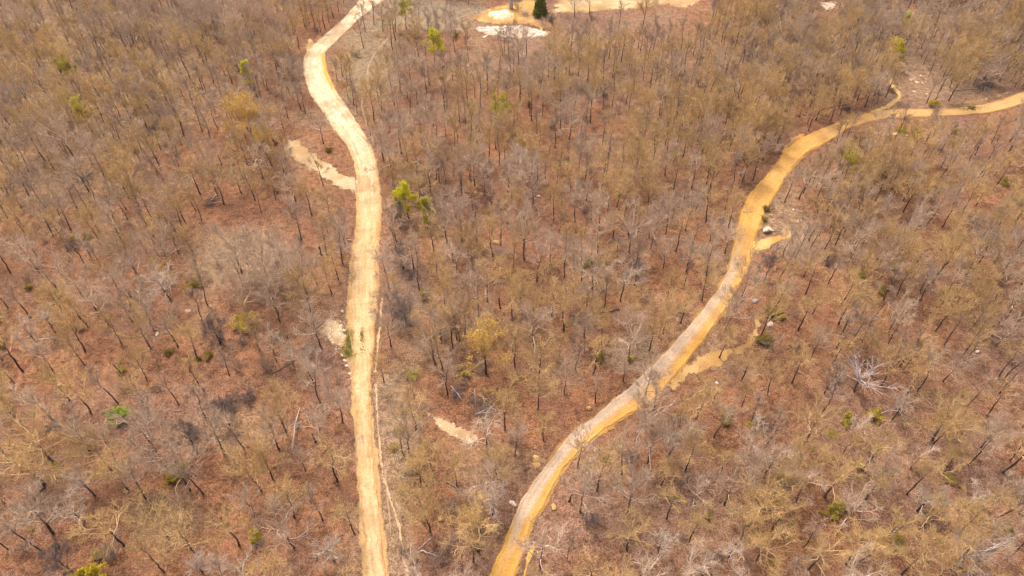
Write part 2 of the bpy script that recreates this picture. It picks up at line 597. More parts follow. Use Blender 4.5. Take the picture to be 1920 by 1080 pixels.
TRACKS = [
    ('footpath', [(705, 720), (708, 787), (711, 820), (714, 863), (721, 900), (731, 933), (742, 967), (751, 1003), (757, 1040), (765, 1085), (775, 1140)], .42,
     (.43, .285, .15), 'narrow pale track worn in the litter right of the pale road'),
    ('footpath', [(722, 880), (726, 930), (731, 975), (733, 1010)], .25, (.33, .21, .115), 'faint second rut between pale road and narrow track'),
    ('footpath', [(716, 560), (714, 590), (712, 615), (709, 640), (707, 668), (704, 700)], .42, (.50, .33, .15), 'broken strip of bare soil just right of the pale road'),
    ('footpath', [(728, 72), (712, 88), (700, 104), (691, 123), (688, 143), (682, 165), (678, 198), (683, 220), (690, 238), (697, 258), (702, 276)], .42,
     (.35, .23, .13), 'thin winding trail beside the upper bend of pale road'),
    ('footpath', [(1612, 222), (1640, 209), (1663, 200), (1681, 188), (1687, 177), (1678, 166), (1670, 150), (1664, 128)], 1.0,
     (.54, .34, .11), 'short orange spur trail rising from the curving road to lime tree'),
    ('footpath', [(1632, 247), (1660, 251), (1684, 250), (1704, 254)], .9, (.54, .36, .14), 'thin bare strip just below the curving road near right'),
    ('footpath', [(1001, 1024), (996, 1040), (990, 1056), (984, 1080), (975, 1120)], .55, (.54, .30, .06), 'orange scrape along the right shoulder of gravel road'),
    ('footpath', [(905, 70), (925, 62), (950, 66), (980, 68)], .6, (.6, .5, .38), 'pale strip below the white rock ledge'),
]


def track(name, pts, half, col, label, k):
    W = ground([p[0] for p in pts], [p[1] for p in pts])[:, :2]
    T = np.gradient(W, axis=0)
    T /= np.linalg.norm(T, axis=1, keepdims=True)
    N = np.stack([-T[:, 1], T[:, 0]], 1)
    A, B = project(np.c_[W + N * half, height(*(W + N * half).T)]), project(np.c_[W - N * half, height(*(W - N * half).T)])
    secs = np.hstack([A, B]).tolist()
    f = lambda u, s, x, y, pix: lerp(col, np.asarray(col) * (1.2, 1.35, 1.7), fbm(x, y, 1.5, k))
    o = strip(name, secs, .25, 7, M_TRACK, .045, f, half * .5, 0, 0, k, True)
    tag(o, label, kind='structure')


for q, (nm, pts, half, col, lab) in enumerate(TRACKS):
    track(nm, pts, half, col, lab, q)

PATCHES = [
    ([(524, 288), (540, 262), (570, 262), (602, 290), (642, 316), (676, 332), (676, 370), (640, 360), (598, 336), (556, 310)], (.48, .35, .20), 'pale sandy spur slanting from the left side of pale road', 4, .06),
    ([(600, 625), (613, 604), (638, 598), (648, 617), (655, 630), (668, 643), (668, 722), (659, 722), (648, 697), (638, 674), (628, 657), (612, 638)], (.50, .37, .21), 'rocky cream turnout on the left of pale road', 2.5, -.1),
    ([(790, 774), (800, 766), (832, 780), (862, 792), (896, 816), (898, 830), (880, 838), (856, 836), (838, 820), (815, 800)], (.47, .335, .19), 'lone pale sand scrape among the trees between the two roads', 5, .14),
    ([(1404, 448), (1440, 442), (1465, 433), (1490, 426), (1493, 446), (1454, 462), (1422, 480), (1400, 492)], (.55, .36, .13), 'orange side spur below the cream boulder'),
    ([(1425, 445), (1465, 395), (1505, 385), (1525, 420), (1500, 455), (1470, 450)], (.36, .24, .13), 'thin sandy litter patch right of the cream boulder', 5, .5),
    ([(1250, 722), (1268, 690), (1298, 666), (1333, 654), (1363, 648), (1386, 636), (1402, 600), (1436, 588), (1424, 632), (1400, 666), (1366, 684), (1340, 697), (1305, 712), (1278, 738)], (.46, .295, .12), 'orange soil bank on the right side of gravel road', 5, .2),
    ([(868, 35), (905, 17), (933, 9), (960, -4), (1000, -4), (1030, 20), (1042, 48), (1037, 60), (1007, 58), (973, 49), (923, 49), (890, 44)], (.50, .30, .10), 'orange clay clearing around the grey pillar', 5, .2),
    ([(1028, -60), (1330, -60), (1300, 6), (1240, 20), (1150, 28), (1060, 32), (1028, 30)], (.47, .345, .175), 'yellow sandy field along the top edge beyond the cedar', 9, .25),
    ([(890, 54), (920, 50), (975, 48), (1005, 54), (1032, 61), (1020, 68), (975, 73), (930, 68), (903, 62)], (.60, .50, .40), 'whitish gravel strip under the white rock ledge', 2, -.1),
    ([(1240, -20), (1340, -20), (1330, 6), (1290, 22), (1240, 14)], (.50, .36, .19), 'thin sandy ground beyond the trees at the top edge', 8),
    ([(1530, 2), (1570, 0), (1572, 20), (1545, 22)], (.50, .37, .28), 'pinkish rocky scrape near the top right'),
    ([(1668, 0), (1690, -2), (1682, 18), (1670, 16)], (.54, .36, .15), 'small orange scrape near the top right'),
    ([(1692, 124), (1712, 126), (1735, 150), (1745, 180), (1715, 178), (1690, 150)], (.34, .22, .14), 'stony slope right of the bright lime tree', 4, .5),
    ([(1750, 195), (1800, 188), (1860, 178), (1900, 165), (1900, 176), (1850, 192), (1790, 200)], (.36, .25, .14), 'sandy bank along the upper edge of curving road', 3, .4),
    ([(572, 72), (590, 74), (592, 88), (576, 100), (570, 96)], (.58, .40, .18), 'crumbled soil outside the upper bend of pale road'),
    ([(1480, 262), (1500, 250), (1515, 256), (1470, 300), (1452, 320), (1440, 318)], (.52, .30, .09), 'orange windrow along the outer edge of curving road'),
    ([(1385, 395), (1398, 375), (1412, 350), (1404, 380), (1392, 410)], (.50, .29, .09), 'orange crumbs along left edge of the yellow road'),
    ([(985, 870), (1012, 855), (1018, 866), (1000, 880)], (.48, .29, .13), 'small orange scrape left of gravel road bend'),
]


def patch(poly, col, label, k, fade=3.2, thin=.12):
    W = ground([p[0] for p in poly], [p[1] for p in poly])[:, :2]
    W = W.mean(0) + (W - W.mean(0)) * 1.12
    n = len(W)
    d = np.linalg.norm(np.roll(W, -1, 0) - W, axis=1)
    pts = []
    for i in range(n):
        m = max(2, int(d[i] / .5))
        for t in np.arange(m) / m:
            pts.append(W[i] * (1 - t) + W[(i + 1) % n] * t)
    B = np.array(pts)
    c = B.mean(0)
    # rings from the rim inwards; concave outlines stay close enough to their chord
    for _ in range(3):
        B = B * .5 + .25 * (np.roll(B, 1, 0) + np.roll(B, -1, 0))
    a = (fbm(B[:, 0], B[:, 1], 1.6, k) - .5)[:, None]
    N = np.roll(B, -1, 0) - np.roll(B, 1, 0)
    N = np.stack([N[:, 1], -N[:, 0]], 1)
    N /= np.linalg.norm(N, axis=1, keepdims=True) + 1e-9
    B = B + N * a * 2.2
    # fill with a grid of points inside the outline
    lo, hi = B.min(0), B.max(0)
    st = max(.35, math.sqrt((hi - lo).prod() / 9000))
    gx, gy = np.meshgrid(np.arange(lo[0], hi[0] + st, st), np.arange(lo[1], hi[1] + st, st), indexing='ij')
    G = np.stack([gx, gy], -1)
    ins = in_poly(G, B)
    dist = np.full(gx.shape, 1e9)
    for i in range(0, len(B)):
        p, q = B[i], B[(i + 1) % len(B)]
        v = q - p
        t = np.clip(((G - p) @ v) / (v @ v + 1e-9), 0, 1)
        dist = np.minimum(dist, np.linalg.norm(G - p - t[..., None] * v, axis=-1))
    cell = ins[:-1, :-1] & ins[1:, :-1] & ins[1:, 1:] & ins[:-1, 1:]
    idx = np.arange(gx.size).reshape(gx.shape)
    F = np.stack([idx[:-1, :-1], idx[1:, :-1], idx[1:, 1:], idx[:-1, 1:]], -1)[cell]
    used, inv = np.unique(F, return_inverse=True)
    F = inv.reshape(F.shape)
    x, y, dd = gx.ravel()[used], gy.ravel()[used], dist.ravel()[used]
    wmax = max(dd.max(), .3)
    z = height(x, y) + .03 + .002 * (k % 4) + .06 * smooth(0, .8, dd) * vnoise(x, y, 1.2, k)
    me = mesh_np('bare_soil', np.stack([x, y, z], 1), [F], [M_PATCH])
    cc = lerp(np.asarray(col) * (.80, .72, .62), np.asarray(col) * (1.08, 1.12, 1.2), smooth(.3, .7, fbm(x, y, 3.5, k)))
    cc = lerp(cc, (.30, .19, .11), smooth(.56, .70, fbm(x, y, 5.5, k + 2)) * .6)
    ed = 1 - smooth(0, min(fade, wmax * .8), dd)
    cc = lerp(cc, (.27, .155, .085), smooth(.35, 1.0, ed + (fbm(x, y, 1.4, k + 1) - .5) * .8) * .75)   # litter mixed into the rim
    add_attr(me, 'tint', 'FLOAT_COLOR', cc)
    add_attr(me, 'uvm', 'FLOAT_VECTOR', np.stack([x, y, z], 1))
    add_attr(me, 'edge', 'FLOAT', np.clip(ed + thin + (fbm(x, y, 2.6, k + 3) - .5) * .7, 0, 1.3))
    tag(link('bare_soil', me), label, kind='structure')


for q, pt in enumerate(PATCHES):
    patch(pt[0], pt[1], pt[2], q, *pt[3:])

# ------------------------------------------------------------------ the ground sheet
ZONES = [  # px, py, rx, ry, colour, strength : dry grass and bare litter of other colours
    (470, 480, 130, 75, (.245, .165, .095), .8), (690, 120, 75, 90, (.24, .175, .10), .85), (800, 30, 130, 42, (.24, .185, .115), .9),
    (745, 800, 55, 130, (.27, .185, .11), .8), (290, 970, 90, 60, (.25, .165, .085), .7), (1480, 420, 60, 60, (.28, .195, .12), .6),
    (760, 560, 50, 90, (.21, .14, .105), .7), (750, 480, 45, 60, (.22, .145, .10), .5), (180, 120, 330, 190, (.25, .165, .09), .6),
    (60, 300, 200, 160, (.25, .165, .09), .5), (1750, 100, 260, 120, (.24, .16, .095), .65), (1150, 120, 340, 70, (.235, .15, .09), .5),
    (1780, 180, 120, 40, (.24, .155, .09), .5), (1180, 660, 60, 40, (.23, .165, .10), .7), (1300, 580, 30, 60, (.25, .12, .07), .5),
    (450, 400, 90, 40, (.255, .118, .062), .6), (560, 470, 40, 70, (.25, .112, .06), .6), (230, 690, 260, 90, (.285, .13, .065), .6),
    (1500, 560, 120, 60, (.26, .12, .065), .5), (1000, 420, 180, 80, (.255, .12, .07), .5), (1000, 200, 60, 40, (.27, .115, .06), .6),
    (1380, 740, 60, 40, (.26, .115, .06), .6), (1330, 1000, 130, 70, (.27, .15, .095), .5), (700, 20, 60, 40, (.24, .18, .11), .6),
    (1120, 940, 80, 100, (.25, .145, .095), .5), (1850, 1000, 120, 90, (.28, .14, .085), .5), (880, 900, 60, 90, (.255, .155, .085), .5),
    (600, 660, 40, 40, (.22, .135, .10), .5), (400, 520, 40, 40, (.29, .20, .12), .5), (1040, 770, 40, 80, (.26, .125, .075), .5),
    (1500, 90, 200, 60, (.24, .155, .09), .5), (740, 980, 40, 90, (.24, .165, .095), .6)]


def build_ground():
    fx = np.arange(-260, 260.1, 1.3)
    fy = np.arange(10, 370.1, 1.3)
    far = np.array([12, 40, 110, 260, 560, 1100, 2000, 3200])
    xs = np.concatenate([-260 - far[::-1], fx, 260 + far])
    ys = np.concatenate([10 - far[::-1], fy, 370 + far])
    gx, gy = np.meshgrid(xs, ys, indexing='ij')
    x, y = gx.ravel(), gy.ravel()
    z = height(x, y) + .10 * (vnoise(x, y, 3.2, 4) - .5) * 0
    n, m = gx.shape
    i = np.arange(n - 1)[:, None] * m
    j = np.arange(m - 1)[None, :]
    F = np.stack([i + j, i + j + m, i + j + m + 1, i + j + 1], -1).reshape(-1, 4)
    me = mesh_np('ground', np.stack([x, y, z], 1), [F], [M_GROUND])
    a, b2, c3 = fbm(x, y, 14, 1), fbm(x, y, 9, 4), fbm(x, y, 30, 6)
    c = lerp((.192, .091, .046), (.245, .113, .055), smooth(.35, .65, a))
    c = lerp(c, (.250, .150, .082), smooth(.48, .70, b2) * .8)
    c = lerp(c, (.195, .115, .080), smooth(.52, .72, c3) * .6)
    inf = (y > 12) & (np.abs(x) < 300) & (y < 420)
    pix = np.full((len(x), 2), -9999.)
    pix[inf] = project(np.stack([x, y, z], 1)[inf])
    for (px, py, rx, ry, col, st) in ZONES:
        d = np.hypot((pix[:, 0] - px) / rx, (pix[:, 1] - py) / ry) + (fbm(x, y, 6, 3) - .5) * 1.1
        c = lerp(c, col, smooth(1.1, .5, d) * st)
    add_attr(me, 'tint', 'FLOAT_COLOR', c)
    tag(link('ground', me), 'brown leaf litter woodland floor with patches of dry grass', kind='structure')


build_ground()

# ------------------------------------------------------------------ trees: branching generator
def interp_paths(paths, idx, t):
    P = paths.shape[1]
    f = np.clip(t, 0, .9999) * (P - 1)
    i = f.astype(int)
    w = (f - i)[:, None]
    p = paths[idx, i] * (1 - w) + paths[idx, i + 1] * w
    d = paths[idx, i + 1] - paths[idx, i]
    d /= np.linalg.norm(d, axis=1, keepdims=True) + 1e-9
    return p, d


def bend(rs, start, dirs, L, P, up, wob):
    """paths leaving `start` along `dirs`, curving up by `up`, wandering by `wob`"""
    M = len(start)
    pts = [start]
    d = dirs.copy()
    st = (L / (P - 1))[:, None]
    for _ in range(P - 1):
        d = d + rs.normal(size=(M, 3)) * wob
        d[:, 2] += up / (P - 1)
        d /= np.linalg.norm(d, axis=1, keepdims=True) + 1e-9
        pts.append(pts[-1] + d * st)
    return np.stack(pts, 1)


def children(rs, paths, k, t0, t1, ang, L, P, up, wob, fall=.45):
    M = len(paths)
    idx = np.repeat(np.arange(M), k)
    t = t0 + (t1 - t0) * (np.tile(np.arange(k), M) + rs.random(M * k)) / k
    p, d = interp_paths(paths, idx, t)
    r = np.cross(d, rs.normal(size=d.shape))
    r /= np.linalg.norm(r, axis=1, keepdims=True) + 1e-9
    a = np.radians(ang[0] + (ang[1] - ang[0]) * rs.random(M * k))[:, None]
    nd_ = d * np.cos(a) + r * np.sin(a)
    par = np.linalg.norm(np.diff(paths, axis=1), axis=2).sum(1)
    ln = L * (0.4 * par[idx] / (par.mean() + 1e-9) + .6) * (1 - fall * t) * (.6 + .8 * rs.random(M * k))
    return bend(rs, p, nd_, ln, P, up, wob)


def taper(M, P, r0, r1, rs=None, var=.25):
    r = np.linspace(1, 0, P)[None, :] * (r0 - r1) + r1
    f = np.ones((M, 1)) if rs is None else (1 - var + 2 * var * rs.random((M, 1)))
    return r * f * np.ones((M, 1))


def grow(seed, kind, H=11.0, fork=.42, nl=6, reach=3.2, rise=(25, 65), k2=5, k3=6, k4=4, thick=.17,
         m_trunk=None, m_limb=None, m_twig=None, m_leaf=None, nleaf=0, leaf=.1, top=.82, twig=1.0, lean=.03, twl=1.0, fine=1.0, split_limbs=False):
    """returns meshes (trunk, crown, foliage)"""
    rs = np.random.default_rng(seed)
    P = 9
    zz = np.linspace(0, 1, P)
    wx, wy = np.cumsum(rs.normal(size=(2, P)) * .085 * (H / 11), axis=1)
    wx -= wx[0]
    wy -= wy[0]
    la = rs.random() * 6.28
    tr = np.stack([wx + lean * H * zz ** 1.4 * math.cos(la), wy + lean * H * zz ** 1.4 * math.sin(la), zz * H * top], 1)[None]
    tr[0, 0, 2] = -.25
    g = Geo()
    rad = np.interp(zz, [0, .06, fork / top, 1], [thick * 1.35, thick, thick * .8, thick * .28])[None]
    g.tubes(tr, rad, 8)
    trunk = g.mesh('trunk', [m_trunk])
    # limbs
    t = np.sort(fork / top + (.97 - fork / top) * ((np.arange(nl) + .5 * rs.random(nl)) / nl))
    p, d = interp_paths(tr, np.zeros(nl, int), t)
    az = rs.random() * 6.28 + np.arange(nl) * 2.4 + rs.normal(size=nl) * .35
    fr = (t - t[0]) / (t[-1] - t[0] + 1e-6)
    el = np.radians(rise[0] + (rise[1] - rise[0]) * fr + rs.normal(size=nl) * 8)
    dirs = np.stack([np.cos(az) * np.cos(el), np.sin(az) * np.cos(el), np.sin(el)], 1)
    L = reach * (1.12 - .45 * fr) * (.75 + .5 * rs.random(nl)) / np.maximum(np.cos(el), .55)
    L1 = bend(rs, p, dirs, L, 8, .55, .13)
    allL1 = L1
    g = Geo()
    limb_meshes = []
    r1 = taper(nl, 8, thick * .52, thick * .13, rs)
    if split_limbs:
        for i in range(nl):
            gg = Geo()
            gg.tubes(L1[i:i + 1], r1[i:i + 1], 6)
            kk = children(rs, L1[i:i + 1], 3, .35, .9, (30, 60), reach * .5, 5, .3, .16)
            gg.tubes(kk, taper(3, 5, thick * .25, thick * .06, rs), 5)
            limb_meshes.append(gg.mesh('limb', [m_limb]))
    else:
        g.tubes(L1, r1, 6, 0)
    # trunk's own top carries side branches as well
    lead = np.stack([interp_paths(tr, np.zeros(8, int), np.linspace(.62, 1, 8))[0]])
    base = np.concatenate([allL1, lead])
    L2 = children(rs, base, k2, .22, .98, (28, 62), reach * .62, 5, .35, .15)
    g.tubes(L2, taper(len(L2), 5, thick * .33, thick * .11, rs), 4, 0)
    L3 = children(rs, np.concatenate([L2, children(rs, base, 2, .7, 1, (10, 35), reach * .4, 5, .2, .12)]), k3, .15, 1, (25, 60), reach * .36 * twl, 4, .2, .17)
    g.tubes(L3, taper(len(L3), 4, .021 * twig, .009 * twig, rs), 3, 1)
    if k4:
        L4 = children(rs, L3, k4, .2, 1, (25, 60), reach * .20 * twl, 3, .1, .2)
        g.tubes(L4, taper(len(L4), 3, .0095 * fine, .0045 * fine, rs), 3, 1)
    else:
        L4 = L3
    crown = g.mesh('crown', [m_limb, m_twig])
    fol = None
    if nleaf:
        i = rs.integers(0, len(L4), nleaf)
        c, _ = interp_paths(L4, i, .25 + .75 * rs.random(nleaf))
        c = c + rs.normal(size=c.shape) * leaf * .8
        g = Geo()
        g.quads(c, leaf * (.6 + .8 * rs.random(nleaf)), 0, rs)
        fol = g.mesh('foliage', [m_leaf], False)
    return dict(trunk=trunk, crown=crown, foliage=fol, limbs=limb_meshes, H=H)


PROTO = {}
PROTO['bare'] = [grow(100 + i, 'bare', H=9.6 + .5 * (i % 4), fork=.30 + .03 * (i % 4), nl=7 + i % 3, reach=3.4 + .45 * (i % 3), rise=(12 + 6 * (i % 3), 62),
                      k2=5, k3=6, k4=3, thick=.16, m_trunk=M_TRUNKG, m_limb=[M_LIMB, M_LIMBT, M_LIMB][i % 3], m_twig=[M_TWIG, M_TWIGT, M_TWIGM][i % 3], twig=1.5, top=.78, fine=.88) for i in range(10)]
PROTO['bud'] = [grow(200 + i, 'bud', H=9.6 + .5 * (i % 4), fork=.33 + .03 * (i % 4), nl=7 + i % 3, reach=3.1 + .4 * (i % 3), rise=(16 + 5 * (i % 3), 64),
                     k2=5, k3=6, k4=3, thick=.15, m_trunk=M_TRUNK, m_limb=M_LIMBT, m_twig=M_TWIGT, m_leaf=M_BUD, nleaf=560 + 180 * (i % 3), leaf=.078, twig=1.35, fine=.85) for i in range(10)]
PROTO['slim'] = [grow(300 + i, 'slim', H=9.2 + .6 * (i % 4), fork=.40 + .04 * (i % 3), nl=7 + i % 3, reach=2.1 + .35 * (i % 3), rise=(22, 66), k2=4, k3=6, k4=3,
                      thick=.12, m_trunk=M_TRUNK, m_limb=[M_LIMBD, M_LIMBT, M_LIMB][i % 3], m_twig=[M_TWIGM, M_TWIGT, M_TWIG][i % 3], top=.86, twig=1.25, fine=.9, lean=.05,
                      m_leaf=M_BUD, nleaf=[0, 350, 0, 200][i % 4], leaf=.07) for i in range(10)]
PROTO['dead'] = [grow(400 + i, 'dead', H=6.2, fork=.42, nl=12, reach=5.4, rise=(-12, 34), k2=2, k3=3, k4=0, thick=.26, m_trunk=M_TRUNKG, m_limb=M_BLEACH, m_twig=M_BLEACH,
                      twig=2.0, top=.62, split_limbs=True) for i in range(1)]
PROTO['white'] = [grow(420 + i, 'white', H=7.5, fork=.30, nl=7 + i, reach=2.5, rise=(8, 60), k2=5, k3=5, k4=3, thick=.18, m_trunk=M_TRUNKG, m_limb=M_BLEACH, m_twig=M_LIMB,
                       twig=1.5, top=.7) for i in range(4)]
PROTO['broad'] = [grow(440 + i, 'broad', H=11.5, fork=.30, nl=9, reach=4.6, rise=(8, 60), k2=6, k3=7, k4=3, thick=.25, m_trunk=M_TRUNKG, m_limb=[M_LIMB, M_LIMBT, M_BLEACH][i % 3],
                       m_twig=[M_TWIG, M_TWIGT, M_LIMB][i % 3], twig=1.25, top=.7) for i in range(6)]
PROTO['golden'] = [grow(460 + i, 'golden', H=10.5, fork=.34, nl=9, reach=3.9, rise=(25, 65), k2=5, k3=6, k4=4, thick=.18, m_trunk=M_TRUNK, m_limb=M_LIMBT, m_twig=M_TWIGT,
                        m_leaf=M_GOLD, nleaf=4200, leaf=.125) for i in range(3)]
PROTO['lime'] = [grow(480 + i, 'lime', H=8.5, fork=.2, nl=10, reach=2.2 + .5 * (i % 2), rise=(28, 66), k2=5, k3=5, k4=3, thick=.11, m_trunk=M_TRUNK, m_limb=M_LIMBT, m_twig=M_TWIGT,
                      m_leaf=[M_LIME, M_YELLOW, M_LIME][i % 3], nleaf=3600, leaf=.155) for i in range(3)]
PROTO['limeslim'] = [grow(490 + i, 'limeslim', H=7.0, fork=.12, nl=11, reach=1.35, rise=(35, 72), k2=5, k3=5, k4=3, thick=.09, m_trunk=M_TRUNK, m_limb=M_LIMBT, m_twig=M_TWIGT,
                          m_leaf=M_LIME, nleaf=5200, leaf=.16) for i in range(2)]
PROTO['olivetree'] = [grow(500 + i, 'olivetree', H=9.0, fork=.33, nl=8, reach=2.7, rise=(28, 66), k2=5, k3=5, k4=3, thick=.14, m_trunk=M_TRUNK, m_limb=M_LIMBT, m_twig=M_TWIGT,
                           m_leaf=M_DULL, nleaf=3600, leaf=.14) for i in range(3)]
PROTO['darkbare'] = [grow(520 + i, 'darkbare', H=7.0, fork=.18, nl=10, reach=2.5, rise=(15, 62), k2=5, k3=6, k4=4, thick=.14, m_trunk=M_TRUNK, m_limb=M_LIMBD, m_twig=M_TWIGD,
                          twig=1.25, top=.8) for i in range(4)]


def shrub_geo(seed, h, w, m_stem, m_twig, m_leaf=None, nleaf=0, leaf=.1, n=12, twig=1.0):
    rs = np.random.default_rng(seed)
    az = rs.random(n) * 6.28
    el = np.radians(30 + 55 * rs.random(n))
    d = np.stack([np.cos(az) * np.cos(el), np.sin(az) * np.cos(el), np.sin(el)], 1)
    st = np.stack([np.cos(az) * .15 * w, np.sin(az) * .15 * w, np.full(n, -.1)], 1)
    L1 = bend(rs, st, d, np.minimum(h / np.maximum(np.sin(el), .5), w * 1.3 / np.maximum(np.cos(el), .2)) * (.6 + .5 * rs.random(n)), 6, .2, .14)
    g = Geo()
    g.tubes(L1, taper(n, 6, .035, .012, rs), 5)
    stem = g.mesh('stem', [m_stem])
    g = Geo()
    L2 = children(rs, L1, 7, .2, 1, (25, 65), h * .42, 4, .1, .18)
    g.tubes(L2, taper(len(L2), 4, .018 * twig, .008 * twig, rs), 3)
    L3 = children(rs, L2, 6, .2, 1, (25, 65), h * .22, 3, .1, .2)
    g.tubes(L3, taper(len(L3), 3, .0125 * twig, .006 * twig, rs), 3)
    tw = g.mesh('twigs', [m_twig])
    fol = None
    if nleaf:
        i = rs.integers(0, len(L3), nleaf)
        c, _ = interp_paths(L3, i, rs.random(nleaf))
        c = c + rs.normal(size=c.shape) * leaf * .8
        c[:, 2] = np.maximum(c[:, 2], .05)
        g = Geo()
        g.quads(c, leaf * (.6 + .8 * rs.random(nleaf)), 0, rs)
        fol = g.mesh('foliage', [m_leaf], False)
    return dict(stem=stem, twigs=tw, foliage=fol)


SHRUB = {
    'dark': [shrub_geo(600 + i, 1.9, 1.5, M_LIMBD, M_TWIGD, n=16, twig=1.25) for i in range(4)],
    'mauve': [shrub_geo(620 + i, 2.4, 1.4, M_LIMBD, M_TWIGM, n=12, twig=1.1) for i in range(4)],
    'tan': [shrub_geo(640 + i, 1.8, 1.3, M_LIMBT, M_TWIGT, n=12) for i in range(4)],
    'olive': [shrub_geo(660 + i, 1.6, 1.1, M_LIMBT, M_TWIGT, M_OLIVE, 1300, .13) for i in range(3)],
    'lime': [shrub_geo(680 + i, 1.5, 1.0, M_LIMBT, M_TWIGT, M_DULL, 1000, .12) for i in range(3)],
    'yellow': [shrub_geo(700 + i, 1.8, 1.4, M_LIMBT, M_TWIGT, M_YELLOW, 1600, .14) for i in range(2)],
    'green': [shrub_geo(710 + i, 1.9, .95, M_LIMBT, M_TWIGT, M_GREEN, 5200, .12, 26) for i in range(2)],
    'darkgreen': [shrub_geo(720, 1.1, .8, M_LIMBD, M_TWIGD, M_WEED, 1300, .11, 12)],
}

# ------------------------------------------------------------------ hand-read tree bases (zoomed tiles: offset + z/3)
TILES = [(0, 0), (640, 0), (1280, 0), (0, 360), (640, 360), (1280, 360), (0, 720), (640, 720), (1280, 720)]
